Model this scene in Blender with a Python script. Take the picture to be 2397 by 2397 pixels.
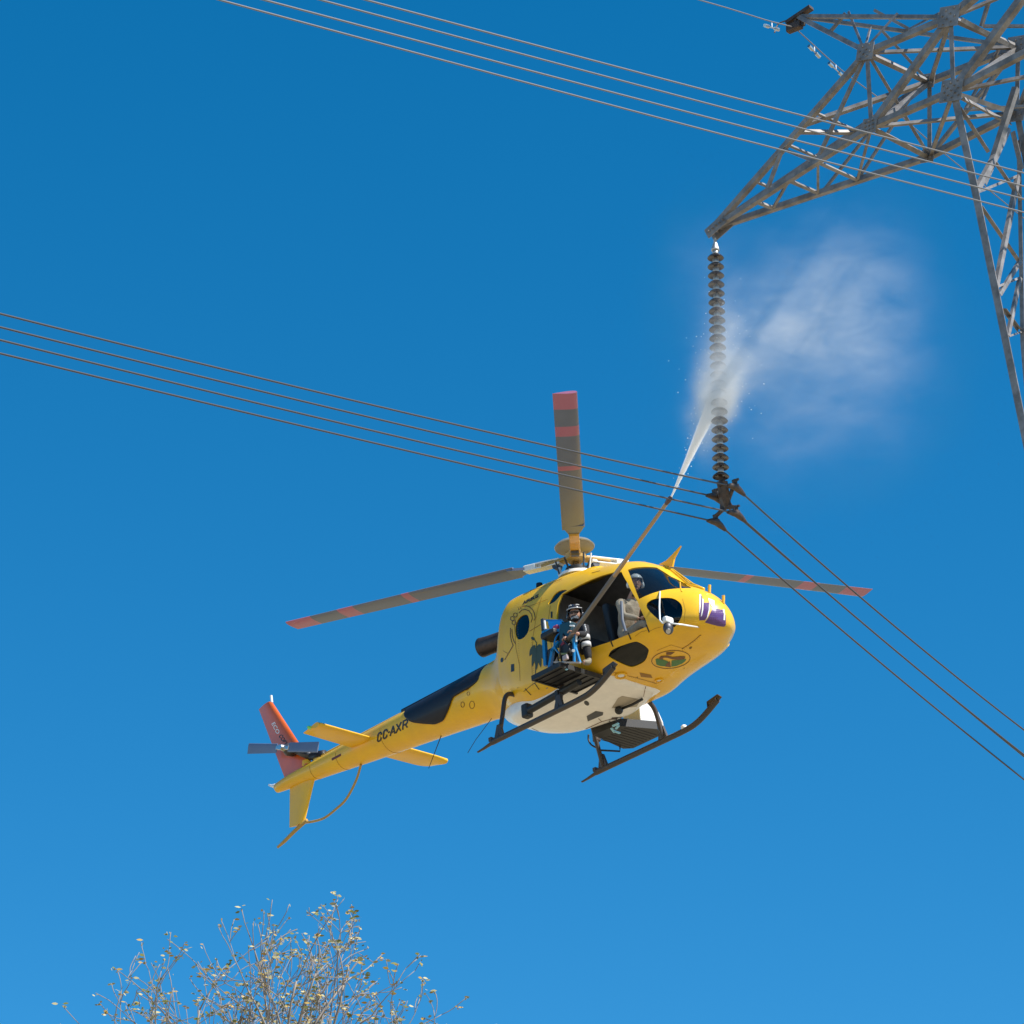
import bpy, bmesh, math, random
from mathutils import Vector, Matrix
from mathutils.bvhtree import BVHTree
R_ = math.radians
for o in list(bpy.data.objects): bpy.data.objects.remove(o)
S = bpy.context.scene; COL = S.collection
# ------------------------------------------------------------------ camera
F = 9100.0; CC = 1198.5; PITCH = R_(24.0)
CAM = Vector((0, 0, 1.7))
cd = bpy.data.cameras.new('camera'); cam = bpy.data.objects.new('camera', cd); COL.objects.link(cam)
cam.location = CAM; cam.rotation_euler = (R_(90) + PITCH, 0, 0)
cd.sensor_width = 36; cd.lens = F / 2397 * 36; cd.clip_start = .5; cd.clip_end = 20000
S.camera = cam
S.render.resolution_x = S.render.resolution_y = 1024
# ------------------------------------------------------------------ light
SUN = Vector((.54, -.30, .76)).normalized()
w = bpy.data.worlds.new('World'); S.world = w; w.use_nodes = True
nt = w.node_tree; bg = nt.nodes['Background']
sky = nt.nodes.new('ShaderNodeTexSky'); sky.sky_type = 'NISHITA'; sky.sun_disc = False
sky.sun_elevation = math.asin(SUN.z); sky.sun_rotation = math.atan2(SUN.x, SUN.y)
sky.altitude = 2800; sky.air_density = 1.0; sky.dust_density = 0; sky.ozone_density = 2.0
hs = nt.nodes.new('ShaderNodeHueSaturation'); hs.inputs['Saturation'].default_value = 1.40; hs.inputs['Hue'].default_value = .489; hs.inputs['Value'].default_value = 1.1
nt.links.new(sky.outputs[0], hs.inputs['Color']); nt.links.new(hs.outputs[0], bg.inputs[0]); bg.inputs[1].default_value = .115
sd = bpy.data.lights.new('sun', 'SUN'); sun = bpy.data.objects.new('sun', sd); COL.objects.link(sun)
sd.energy = 5.0; sd.angle = R_(.5); sd.color = (1, .965, .90)
sun.rotation_euler = SUN.to_track_quat('Z', 'Y').to_euler(); sun.location = (0, 0, 60)
S.view_settings.view_transform = 'Standard'; S.view_settings.look = 'None'
S.view_settings.exposure = .5; S.view_settings.gamma = 1
S.render.engine = 'CYCLES'
S.cycles.volume_step_rate = 1.0; S.cycles.volume_bounces = 8; S.cycles.max_bounces = 12; S.cycles.transparent_max_bounces = 24
# ------------------------------------------------------------------ helpers
def ray(px, py):
    c, s = math.cos(PITCH), math.sin(PITCH); u = (px - CC) / F; v = (py - CC) / F
    return Vector((u, s * v + c, -c * v + s))          # depth 1 along the camera axis
def at(px, py, depth): return CAM + ray(px, py) * depth
def onplane(px, py, p0, n):
    r = ray(px, py); return CAM + r * ((p0 - CAM).dot(n) / r.dot(n))
def tag(o, label=None, cat=None, group=None, kind=None):
    for k, v in (('label', label), ('category', cat), ('group', group), ('kind', kind)):
        if v: o[k] = v
    return o
def empty(name, loc=(0, 0, 0), mat=None):
    o = bpy.data.objects.new(name, None); COL.objects.link(o); o.empty_display_size = .2
    if mat is not None: o.matrix_world = mat
    else: o.location = loc
    return o
def link(name, me, mat, parent=None, smooth=False):
    if mat is not None:
        for m in (mat if isinstance(mat, (list, tuple)) else [mat]): me.materials.append(m)
    if smooth:
        for p in me.polygons: p.use_smooth = True
    o = bpy.data.objects.new(name, me); COL.objects.link(o)
    if parent: o.parent = parent
    return o
def obj(name, bm, mat, parent=None, smooth=False, autos=None):
    me = bpy.data.meshes.new(name); bm.normal_update(); bm.to_mesh(me); bm.free()
    o = link(name, me, mat, parent, smooth or autos is not None)
    if autos is not None: me.set_sharp_from_angle(angle=R_(autos))
    return o
def evald(o):
    dg = bpy.context.evaluated_depsgraph_get(); dg.update()
    return bpy.data.meshes.new_from_object(o.evaluated_get(dg))
def bake(o):
    me = evald(o); o.modifiers.clear(); o.data = me; return o
def box(bm, c, s, rot=None, bev=0):
    r = bmesh.ops.create_cube(bm, size=1); vs = r['verts']
    M = Matrix.Translation(Vector(c)) @ (rot.to_4x4() if rot else Matrix.Identity(4)) @ Matrix.Diagonal((*s, 1))
    bmesh.ops.transform(bm, matrix=M, verts=vs)
    if bev:
        es = list({e for v in vs for e in v.link_edges})
        bmesh.ops.bevel(bm, geom=es, offset=bev, segments=2, profile=.5, affect='EDGES')
def frame(d):
    d = d.normalized(); a = Vector((0, 0, 1)) if abs(d.z) < .95 else Vector((1, 0, 0))
    u = d.cross(a).normalized(); return u, u.cross(d).normalized()
def tube(bm, pts, r, n=10, cap=True, flat=None):
    pts = [Vector(p) for p in pts]; rs = r if isinstance(r, (list, tuple)) else [r] * len(pts)
    rings = []; u = None
    for i, p in enumerate(pts):
        a = pts[max(i - 1, 0)]; b = pts[min(i + 1, len(pts) - 1)]; d = (b - a).normalized()
        if u is None: u, v = frame(d)
        else:
            u = (u - d * u.dot(d)).normalized(); v = u.cross(d).normalized()
        ring = []
        for k in range(n):
            t = 2 * math.pi * k / n
            ring.append(bm.verts.new(p + (u * math.cos(t) + v * math.sin(t) * (flat or 1)) * rs[i]))
        rings.append(ring)
    for A, B in zip(rings, rings[1:]):
        for k in range(n): bm.faces.new((A[k], B[k], B[(k + 1) % n], A[(k + 1) % n]))
    if cap: bm.faces.new(rings[0]); bm.faces.new(rings[-1][::-1])
def spline(pts, n=6):
    pts = [Vector(p) for p in pts]; out = []
    for i in range(len(pts) - 1):
        p0 = pts[max(i - 1, 0)]; p1 = pts[i]; p2 = pts[i + 1]; p3 = pts[min(i + 2, len(pts) - 1)]
        for k in range(n):
            t = k / n
            out.append(.5 * ((2 * p1) + (p2 - p0) * t + (2 * p0 - 5 * p1 + 4 * p2 - p3) * t * t + (3 * p1 - p0 - 3 * p2 + p3) * t ** 3))
    out.append(pts[-1]); return out
def lathe(bm, prof, n=24, M=None):
    rings = []
    for r, z in prof:
        rings.append([bm.verts.new((r * math.cos(2 * math.pi * k / n), r * math.sin(2 * math.pi * k / n), z)) for k in range(n)])
    for A, B in zip(rings, rings[1:]):
        for k in range(n): bm.faces.new((A[k], A[(k + 1) % n], B[(k + 1) % n], B[k]))
    bm.faces.new(rings[0][::-1]); bm.faces.new(rings[-1])
    vs = [v for r in rings for v in r]
    if M is not None: bmesh.ops.transform(bm, matrix=M, verts=vs)
    bmesh.ops.recalc_face_normals(bm, faces=bm.faces)
def prism(bm, poly, ext, both=True):
    """solid from 3D polygon and an extrusion vector"""
    e = Vector(ext); A = [bm.verts.new(Vector(p)) for p in poly]; B = [bm.verts.new(Vector(p) + e) for p in poly]
    n = len(A); f1 = bm.faces.new(A[::-1]); f2 = bm.faces.new(B)
    for k in range(n): bm.faces.new((A[k], A[(k + 1) % n], B[(k + 1) % n], B[k]))
    bmesh.ops.triangulate(bm, faces=[f1, f2]); bmesh.ops.recalc_face_normals(bm, faces=bm.faces)
def angle_bar(bm, p, q, w, t=None, up=None):
    """steel L section from p to q"""
    p = Vector(p); q = Vector(q); d = (q - p).normalized(); t = t or w * .13
    u, v = frame(d)
    if up is not None:
        u = Vector(up) - d * Vector(up).dot(d)
        if u.length > .01: u.normalize(); v = u.cross(d).normalized()
    prof = [(0, 0), (w, 0), (w, t), (t, t), (t, w), (0, w)]
    prof = [(a - w * .3, b - w * .3) for a, b in prof]
    A = [bm.verts.new(p + u * a + v * b) for a, b in prof]; B = [bm.verts.new(q + u * a + v * b) for a, b in prof]
    for k in range(6): bm.faces.new((A[k], A[(k + 1) % 6], B[(k + 1) % 6], B[k]))
    bm.faces.new(A[::-1]); bm.faces.new(B); bmesh.ops.recalc_face_normals(bm, faces=bm.faces)
# ------------------------------------------------------------------ materials
def mat(name, col, rough=.5, metal=0, coat=0, var=0, vscale=4, bump=0, bscale=40, spec=.5, dark=None):
    m = bpy.data.materials.new(name); m.use_nodes = True; n = m.node_tree.nodes; l = m.node_tree.links
    b = n['Principled BSDF']; b.inputs['Base Color'].default_value = (*col, 1); b.inputs['Roughness'].default_value = rough
    b.inputs['Metallic'].default_value = metal; b.inputs['Coat Weight'].default_value = coat; b.inputs['Coat Roughness'].default_value = .06
    b.inputs['Specular IOR Level'].default_value = spec
    tc = n.new('ShaderNodeTexCoord')
    if var:
        t = n.new('ShaderNodeTexNoise'); t.inputs['Scale'].default_value = vscale; t.inputs['Detail'].default_value = 6; t.inputs['Roughness'].default_value = .65
        l.new(tc.outputs['Object'], t.inputs['Vector'])
        r = n.new('ShaderNodeValToRGB'); r.color_ramp.elements[0].position = .35; r.color_ramp.elements[1].position = .65
        d = dark or tuple(c * (1 - var) for c in col); r.color_ramp.elements[0].color = (*d, 1); r.color_ramp.elements[1].color = (*col, 1)
        l.new(t.outputs[0], r.inputs[0]); l.new(r.outputs[0], b.inputs['Base Color'])
        mr = n.new('ShaderNodeMapRange'); mr.inputs['To Min'].default_value = max(0, rough - .08); mr.inputs['To Max'].default_value = rough + .12
        l.new(t.outputs[0], mr.inputs[0]); l.new(mr.outputs[0], b.inputs['Roughness'])
    if bump:
        t2 = n.new('ShaderNodeTexNoise'); t2.inputs['Scale'].default_value = bscale; t2.inputs['Detail'].default_value = 4
        l.new(tc.outputs['Object'], t2.inputs['Vector']); bp = n.new('ShaderNodeBump'); bp.inputs['Strength'].default_value = bump; bp.inputs['Distance'].default_value = .02
        l.new(t2.outputs[0], bp.inputs['Height']); l.new(bp.outputs[0], b.inputs['Normal'])
    return m
def glassmat(name, tint, gl=.9, ior=1.5):
    m = bpy.data.materials.new(name); m.use_nodes = True; n = m.node_tree.nodes; l = m.node_tree.links
    n.remove(n['Principled BSDF']); out = n['Material Output']
    t = n.new('ShaderNodeBsdfTransparent'); t.inputs[0].default_value = (*tint, 1)
    g = n.new('ShaderNodeBsdfGlossy'); g.inputs['Roughness'].default_value = .03; g.inputs[0].default_value = (gl, gl, gl, 1)
    lw = n.new('ShaderNodeLayerWeight'); lw.inputs[0].default_value = .5; pw = n.new('ShaderNodeMath'); pw.operation = 'POWER'; pw.inputs[1].default_value = 4; l.new(lw.outputs['Facing'], pw.inputs[0])
    f = n.new('ShaderNodeMapRange'); f.inputs['To Min'].default_value = .04; f.inputs['To Max'].default_value = .9; l.new(pw.outputs[0], f.inputs[0])
    mx = n.new('ShaderNodeMixShader'); l.new(f.outputs[0], mx.inputs[0]); l.new(t.outputs[0], mx.inputs[1]); l.new(g.outputs[0], mx.inputs[2]); l.new(mx.outputs[0], out.inputs[0])
    return m
M = {}
M['yellow'] = mat('yellow_paint', (.90, .505, .005), .38, coat=.22, var=.16, vscale=2.2, dark=(.80, .44, .02))
M['white'] = mat('white_tank_paint', (.92, .87, .82), .4, coat=.2, var=.10, vscale=5)
M['bright'] = mat('white_enamel', (.82, .82, .80), .35, coat=.3)
M['inner'] = mat('cabin_lining', (.26, .26, .28), .7, var=.3, vscale=6)
M['black'] = mat('black_rubber', (.018, .018, .02), .5, var=.3, vscale=12)
M['skid'] = mat('dark_painted_tube', (.045, .04, .04), .42, var=.35, vscale=9, dark=(.07, .045, .03))
M['navy'] = mat('navy_fairing', (.012, .013, .022), .5, coat=.08, var=.2, spec=.3)
M['blue'] = mat('blue_frame_paint', (.01, .22, .52), .35, coat=.4, var=.2, vscale=8)
M['pale_blue'] = mat('pale_blue_webbing', (.30, .62, .80), .5)
M['red'] = mat('red_fin_paint', (.70, .12, .012), .34, coat=.6, var=.15, vscale=3)
M['metal'] = mat('bare_metal', (.62, .62, .62), .3, metal=1, var=.2, vscale=20)
M['steel_dark'] = mat('dark_steel', (.10, .10, .11), .45, metal=.7, var=.3, vscale=15)
M['exhaust'] = mat('burnt_exhaust_metal', (.10, .075, .07), .5, metal=.6, var=.4, vscale=8)
M['ochre'] = mat('ochre_composite', (.50, .30, .06), .45, coat=.3, var=.2, vscale=9)
M['blade'] = mat('blade_grey', (.14, .18, .29), .45, coat=.2, var=.12, vscale=3)
M['bladered'] = mat('blade_stripe', (.42, .15, .26), .45, coat=.2)
M['galv'] = mat('galvanised_steel', (.30, .28, .27), .5, metal=.2, var=.35, vscale=5, dark=(.15, .135, .125))
M['wire'] = mat('aluminium_strand', (.20, .19, .185), .5, metal=.3)
M['wire2'] = mat('backlit_strand', (.075, .072, .075), .45, metal=.2)  # lower conductors: their backlit darkness is put into the base colour
M['glaze'] = mat('brown_glazed_porcelain', (.035, .017, .014), .16, coat=.6, var=.3, vscale=20)
M['cap'] = mat('insulator_cap_metal', (.62, .60, .57), .4, metal=.6, var=.3, vscale=20)
M['fitting'] = mat('weathered_fitting', (.045, .036, .032), .5, metal=.3, var=.5, vscale=20, dark=(.12, .075, .05))
M['glass'] = glassmat('tinted_cabin_glass', (.22, .22, .23))
M['wglass'] = glassmat('windshield_glass', (.78, .80, .80))
M['ink'] = mat('black_lettering', (.02, .018, .016), .4)
M['brownink'] = mat('brown_marking', (.16, .06, .01), .4)
M['whiteink'] = mat('white_lettering', (.80, .80, .80), .4)
M['purple'] = mat('purple_marking', (.10, .035, .16), .3, coat=.5)
M['leaf_ink'] = mat('dark_green_marking', (.055, .065, .03), .4)
M['green_ink'] = mat('green_marking', (.05, .17, .04), .4)
M['seam'] = mat('panel_seam', (.30, .14, .01), .5)
M['skin'] = mat('skin', (.45, .24, .16), .5)
M['beige'] = mat('beige_cloth', (.46, .37, .27), .85, bump=.4, bscale=30, var=.25, vscale=10)
M['dark_cloth'] = mat('black_cloth', (.011, .011, .014), .85, bump=.4, bscale=30)
M['grey_cloth'] = mat('reflective_grey_tape', (.55, .55, .55), .4)
M['maroon'] = mat('maroon_cloth', (.18, .02, .05), .8)
M['boot'] = mat('worn_boot_leather', (.20, .17, .12), .7)
M['greenlamp'] = mat('green_lens', (.25, .75, .15), .15, coat=1)
M['lens'] = mat('lamp_lens', (.70, .72, .75), .08, metal=.8)
# ------------------------------------------------------------------ ground
bm = bmesh.new(); bmesh.ops.create_circle(bm, cap_ends=True, segments=96, radius=9000)
gm = mat('dry_ground', (.40, .31, .20), .95, var=.4, vscale=.08, dark=(.24, .20, .11))
tag(obj('ground', bm, gm), kind='structure')
# ------------------------------------------------------------------ helicopter frame
HR = Matrix(((0.6733667, 0.7360591, -0.06924082), (-0.36599154, 0.25050731, -0.89626798), (-0.64236086, 0.62885857, 0.43807468)))
HT = Vector((1.18554071, 3.40949237, 58.54277983))
cc, ss = math.cos(PITCH), math.sin(PITCH)
MC = Matrix(((1, 0, 0), (0, ss, cc), (0, -cc, ss)))            # camera axes (right, down, forward) to world
q_ = (MC @ HR).to_quaternion(); HM = Matrix.Translation(CAM + MC @ HT) @ q_.to_matrix().to_4x4()
HI = HM.inverted()
def W2H(p): return HI @ p
def hray(px, py):
    o = HI @ CAM; d = (HI.to_3x3() @ ray(px, py)).normalized(); return o, d
def hy(px, py, y): o, d = hray(px, py); return o + d * ((y - o.y) / d.y)
def hz(px, py, z): o, d = hray(px, py); return o + d * ((z - o.z) / d.z)
def z1(a, b): return (1100 + a * 650 / 1932, 1220 + b * 650 / 1932)
def z2(a, b): return (580 + a * 620 / 1932, 1500 + b * 620 / 1932)
heli = empty('helicopter', mat=HM)
tag(heli, 'yellow helicopter with red tail fin and white belly tank hovering below the power lines', 'helicopter')
# fuselage loft: x, ztop, zmid, zbottom, half width, upper exponent, lower exponent
ST = [(2.97, .93, .90, .86, .03, 2, 2), (2.94, 1.06, .9, .78, .17, 2, 2), (2.87, 1.17, .9, .72, .30, 2, 2), (2.75, 1.33, .9, .68, .44, 2, 2),
      (2.55, 1.49, .9, .65, .59, 2.1, 2), (2.34, 1.62, .92, .60, .74, 2.2, 2), (2.12, 1.86, .95, .58, .84, 2.3, 2.05), (1.9, 2.09, 1.0, .56, .90, 2.4, 2.15),
      (1.6, 2.27, 1.05, .54, .935, 2.5, 2.4), (1.3, 2.36, 1.1, .52, .94, 2.5, 3), (.9, 2.46, 1.1, .51, .94, 2.5, 4.5), (.5, 2.58, 1.1, .53, .94, 2.35, 5),
      (.1, 2.67, 1.1, .53, .935, 2.2, 5), (-.4, 2.70, 1.15, .55, .91, 2.3, 4), (-.8, 2.71, 1.2, .63, .84, 2.5, 2.8), (-1.06, 2.71, 1.25, .72, .76, 2.7, 2.4), (-1.10, 2.68, 1.25, .735, .75, 2.7, 2.3),
      (-1.2, 2.42, 1.3, .77, .69, 2.5, 2.2), (-1.36, 2.10, 1.35, .85, .60, 2.2, 2.1), (-1.58, 1.95, 1.42, .94, .51, 2, 2), (-1.9, 1.93, 1.5, 1.05, .44, 2, 2), (-2.1, 1.925, 1.5, 1.08, .42, 2, 2)]
ST.sort()
def interp(tab, x):
    for i in range(len(tab) - 1):
        if tab[i][0] <= x <= tab[i + 1][0]:
            a = tab[i]; b = tab[i + 1]; h = b[0] - a[0]; t = (x - a[0]) / h; out = []
            p = tab[i - 1] if i else None; n = tab[i + 2] if i + 2 < len(tab) else None
            for j in range(1, len(a)):
                s = (b[j] - a[j]) / h
                def lim(s0, s1): return 0 if s0 * s1 <= 0 else 2 * s0 * s1 / (s0 + s1)
                m0 = s if p is None else lim((a[j] - p[j]) / (a[0] - p[0]), s)
                m1 = s if n is None else lim(s, (n[j] - b[j]) / (n[0] - b[0]))
                out.append((2 * t ** 3 - 3 * t * t + 1) * a[j] + (t ** 3 - 2 * t * t + t) * h * m0 + (-2 * t ** 3 + 3 * t * t) * b[j] + (t ** 3 - t * t) * h * m1)
            return out
    return list(tab[0][1:]) if x < tab[0][0] else list(tab[-1][1:])
def sect(tab, x, th, off=0):
    zt, zm, zb, hw, nu, nl = interp(tab, x); c, s = math.cos(th), math.sin(th); e = nu if s >= 0 else nl
    y = math.copysign(abs(c) ** (2 / e), c) * (hw + off); hz_ = (zt - zm) if s >= 0 else (zm - zb)
    return Vector((x, y, zm + math.copysign(abs(s) ** (2 / e), s) * (hz_ + off)))
def loft(tab, xs, n=96, off=0):
    bm = bmesh.new(); rings = [[bm.verts.new(sect(tab, x, 2 * math.pi * (k + .5) / n, off)) for k in range(n)] for x in xs]
    for A, B in zip(rings, rings[1:]):
        for k in range(n): bm.faces.new((A[k], A[(k + 1) % n], B[(k + 1) % n], B[k]))
    bm.faces.new(rings[0][::-1]); bm.faces.new(rings[-1]); bmesh.ops.recalc_face_normals(bm, faces=bm.faces)
    return bm
def frange(a, b, s): n = max(1, round((b - a) / s)); return [a + (b - a) * i / n for i in range(n + 1)]
xs = frange(-2.1, 2.5, .05) + [2.55, 2.6, 2.65, 2.7, 2.74, 2.78, 2.81, 2.84, 2.87, 2.895, 2.92, 2.94, 2.955, 2.965, 2.97]
fbm = loft(ST, xs); SKIN = BVHTree.FromBMesh(fbm)
TB = sorted([(-7.32, 1.80, 1.72, 1.64, .08, 2, 2), (-7.0, 1.83, 1.72, 1.61, .12, 2, 2), (-6.2, 1.85, 1.69, 1.52, .165, 2, 2), (-5.0, 1.87, 1.63, 1.39, .24, 2, 2),
             (-3.5, 1.89, 1.56, 1.24, .33, 2, 2), (-2.3, 1.91, 1.51, 1.11, .40, 2, 2), (-1.8, 1.915, 1.5, 1.06, .425, 2, 2)])
bbm = loft(TB, frange(-7.32, -1.8, .08), 48); BOOM = BVHTree.FromBMesh(bbm)
def hit(px, py, tree=None):
    o, d = hray(px, py); loc, nor, i, dist = (tree or SKIN).ray_cast(o, d); return loc, nor
# cutters
def cutter(px, side, mode='y', depth=.22):
    hs_ = [hit(*p) for p in px]
    if any(p[0] is None for p in hs_): print('MISS', [i for i, p in enumerate(hs_) if p[0] is None]); hs_ = [p for p in hs_ if p[0]]
    pts = [h_[0] for h_ in hs_]; nn = sum((h_[1] for h_ in hs_), Vector()).normalized(); bm = bmesh.new()
    if mode == 'y': a = [Vector((p.x, 1.6 * side, p.z)) for p in pts]; e = Vector((0, -side * 1.35, 0))
    else:
        dd = Vector((nn.x, -nn.y * side, nn.z)); a = [Vector((p.x, max(-p.y, .03) * side, p.z)) - dd * depth for p in pts]; e = dd * depth * 2
    prism(bm, a, e); return bm
def smoothpoly(p, n=4):
    q = spline([(*a, 0) for a in p] + [(*p[0], 0)], n)[:-1] if False else None
    P = [Vector((*a, 0)) for a in p]; N = len(P); out = []
    for i in range(N):
        p0, p1, p2, p3 = P[i - 1], P[i], P[(i + 1) % N], P[(i + 2) % N]
        for k in range(n):
            t = k / n; v = .5 * ((2 * p1) + (p2 - p0) * t + (2 * p0 - 5 * p1 + 4 * p2 - p3) * t * t + (3 * p1 - p0 - 3 * p2 + p3) * t ** 3)
            out.append((v.x, v.y))
    return out
DOOR = [z1(*p) for p in [(640, 510), (612, 580), (603, 680), (612, 780), (640, 860), (700, 897), (760, 905), (870, 873), (1000, 830), (1120, 782), (1238, 732), (1225, 690), (1165, 555), (1100, 435), (1055, 352), (1000, 356), (920, 378), (840, 408), (740, 455)]]
CHIN = smoothpoly([z1(*p) for p in [(965, 935), (1000, 890), (1130, 842), (1180, 845), (1238, 885), (1240, 920), (1215, 975), (1150, 1010), (1110, 1013), (1040, 985), (975, 950)]])
SIDE = smoothpoly([z1(*p) for p in [(1228, 580), (1270, 545), (1350, 533), (1420, 540), (1470, 580), (1478, 640), (1460, 690), (1430, 730), (1395, 745), (1350, 715), (1290, 665), (1245, 620)]])
WIND = [z1(*p) for p in [(1098, 338), (1130, 326), (1200, 318), (1260, 318), (1300, 322), (1350, 352), (1400, 385), (1470, 418), (1540, 448), (1590, 464), (1540, 466), (1480, 466), (1420, 470), (1370, 476), (1300, 492), (1240, 513), (1178, 542), (1160, 500), (1130, 420)]]
ROUND = smoothpoly([z1(*p) for p in [(395, 650), (413, 690), (408, 760), (375, 810), (335, 822), (317, 780), (320, 715), (350, 665)]])
QUART = smoothpoly([z1(*p) for p in [(545, 578), (565, 540), (600, 497), (640, 478), (676, 480), (640, 505), (590, 560)]], 3)
body = obj('fuselage', fbm, [M['yellow'], M['inner']], heli, smooth=True)
def boolean(base, cbm, op, name='c'):
    me = bpy.data.meshes.new(name); cbm.to_mesh(me); c = bpy.data.objects.new(name, me); COL.objects.link(c)
    # cutters live in helicopter space: evaluate with both at identity
    t = bpy.data.objects.new('t', base); COL.objects.link(t)
    m = t.modifiers.new('b', 'BOOLEAN'); m.operation = op; m.object = c; m.solver = 'EXACT'
    r = evald(t); bpy.data.objects.remove(t); bpy.data.objects.remove(c); return r
ib = loft(ST, frange(-1.95, 2.5, .1) + [2.6, 2.7, 2.77, 2.82, 2.87], 96, -.03)
body.data = boolean(body.data, ib, 'DIFFERENCE')
cuts = []
for nm, poly, mode, mir in (('door', DOOR, 'y', False), ('chin_window', CHIN, 'n', False), ('side_window', SIDE, 'n', True), ('windshield', WIND, 'n', True), ('round_window', ROUND, 'y', True), ('quarter_window', QUART, 'n', True)):
    for s_ in ((-1, 1) if mir else (-1,)):
        cbm = cutter(poly, s_, mode); cuts.append((nm, s_, cbm.copy())); new = boolean(body.data, cbm, 'DIFFERENCE')
        print(nm, s_, len(new.polygons)); body.data = new
# glass: thin sheet just inside the same skin, cut with the same prisms
gb = loft(ST, xs, 96, -.012); gme = bpy.data.meshes.new('g'); gb.to_mesh(gme)
gb2 = loft(ST, frange(-1.95, 2.5, .1) + [2.6, 2.7, 2.77, 2.82, 2.87, 2.89], 96, -.02); gshell = boolean(gme, gb2, 'DIFFERENCE')
for nm, s_, cbm in cuts:
    if nm == 'door': continue
    me = boolean(gshell, cbm, 'INTERSECT'); me.materials.clear()
    b2 = bmesh.new(); b2.from_mesh(me); obj(nm, b2, M['wglass'] if nm == 'windshield' else M['glass'], heli, autos=35)
for p_ in body.data.polygons:
    l_, n_, i_, d_ = SKIN.find_nearest(p_.center); p_.material_index = 1 if d_ > .022 else 0; p_.use_smooth = True
body.data.set_sharp_from_angle(angle=R_(35))
boom = obj('tail_boom', bbm, M['yellow'], heli, smooth=True)
# ---- markings laid on the skin
def decal(name, polys, mt, parent, tree=None, off=.004, cell=5, tol=None):
    bm = bmesh.new()
    for poly in polys:
        if isinstance(poly, bpy.types.Mesh): bm.from_mesh(poly)
        else:
            vs = [bm.verts.new((*p, 0)) for p in poly]; bm.faces.new(vs)
    bmesh.ops.triangulate(bm, faces=bm.faces)
    xs_ = [v.co.x for v in bm.verts]; ys_ = [v.co.y for v in bm.verts]
    for ax, lo, hi in ((0, min(xs_), max(xs_)), (1, min(ys_), max(ys_))):
        k = lo + cell
        while k < hi:
            co = (k, 0, 0) if ax == 0 else (0, k, 0); no = (1, 0, 0) if ax == 0 else (0, 1, 0)
            bmesh.ops.bisect_plane(bm, geom=list(bm.verts) + list(bm.edges) + list(bm.faces), plane_co=co, plane_no=no); k += cell
    bmesh.ops.triangulate(bm, faces=bm.faces)
    bad = []
    for v in bm.verts:
        l, n = hit(v.co.x, v.co.y, tree)
        if l is None: bad.append(v)
        else:
            o, d = hray(v.co.x, v.co.y); n = n if n.dot(d) < 0 else -n; v.co = l + n * off
    if bad: bmesh.ops.delete(bm, geom=bad, context='VERTS')
    return obj(name, bm, mt, parent, smooth=False)
def ribbon(pts, w, closed=False):
    P = [Vector(p) for p in pts]; out = []
    n = len(P); rng = range(n if closed else n - 1)
    for i in rng:
        a, b = P[i], P[(i + 1) % n]; d = (b - a)
        if d.length < 1e-6: continue
        d.normalize(); q = Vector((-d.y, d.x)) * w / 2; e = d * w * .3
        out.append([tuple(a - e + q), tuple(a - e - q), tuple(b + e - q), tuple(b + e + q)])
    return out
def ell(cx, cy, rx, ry, rot=0, a0=0, a1=360, n=28):
    o = []
    for i in range(n + (0 if a1 - a0 >= 360 else 1)):
        t = R_(a0 + (a1 - a0) * i / n); x = rx * math.cos(t); y = ry * math.sin(t); c, s = math.cos(R_(rot)), math.sin(R_(rot))
        o.append((cx + x * c - y * s, cy + x * s + y * c))
    return o
def text_px(txt, org, xv, yv, fat=.0):
    """lettering mesh mapped to picture-plane coordinates: xv spans the whole word, yv one capital height"""
    cu = bpy.data.curves.new('t', 'FONT'); cu.body = txt; cu.size = 1; cu.offset = fat; cu.resolution_u = 3
    o = bpy.data.objects.new('t', cu); COL.objects.link(o); me = evald(o); bpy.data.objects.remove(o)
    X = [v.co.x for v in me.vertices]; Y = [v.co.y for v in me.vertices]; x0, x1, y0, y1 = min(X), max(X), min(Y), max(Y)
    for v in me.vertices:
        u = (v.co.x - x0) / (x1 - x0); t = (v.co.y - y0) / (y1 - y0)
        v.co = (org[0] + xv[0] * u + yv[0] * t, org[1] + xv[1] * u + yv[1] * t, 0)
    return me
GL = {'C': [[(.9, .72), (.9, .85), (.7, 1), (.3, 1), (.1, .85), (.1, .15), (.3, 0), (.7, 0), (.9, .15), (.9, .28)]], '-': [[(.2, .5), (.8, .5)]], 'A': [[(.02, 0), (.5, 1), (.98, 0)], [(.2, .3), (.8, .3)]],
      'X': [[(.05, 0), (.95, 1)], [(.05, 1), (.95, 0)]], 'R': [[(.1, 0), (.1, 1), (.7, 1), (.9, .85), (.9, .62), (.7, .48), (.1, .48)], [(.5, .48), (.95, 0)]]}
for ch, u0, u1 in (('C', 0, .14), ('C', .19, .33), ('-', .35, .41), ('A', .43, .59), ('X', .62, .78), ('R', .83, 1)):
    ox, oy, xv, yv = 883, 1737, (71, -35), (1.5, -19); W_ = u1 - u0; pol = []
    for st in GL[ch]: pol += ribbon([(ox + xv[0] * (u0 + a * W_) + yv[0] * b, oy + xv[1] * (u0 + a * W_) + yv[1] * b) for a, b in st], 3.6)
    decal('registration_letter', pol, M['ink'], heli, BOOM, cell=12)
decal('cowling_lettering', [text_px('AIRBUS', (1223, 1416.5), (37, -18), (1.5, -8.5), .045)], M['ink'], heli, cell=12)
def c1(p): return [(1170 + a * 160 / 1145, 1370 + b * 160 / 1145) for a, b in p]
mk = []
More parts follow.
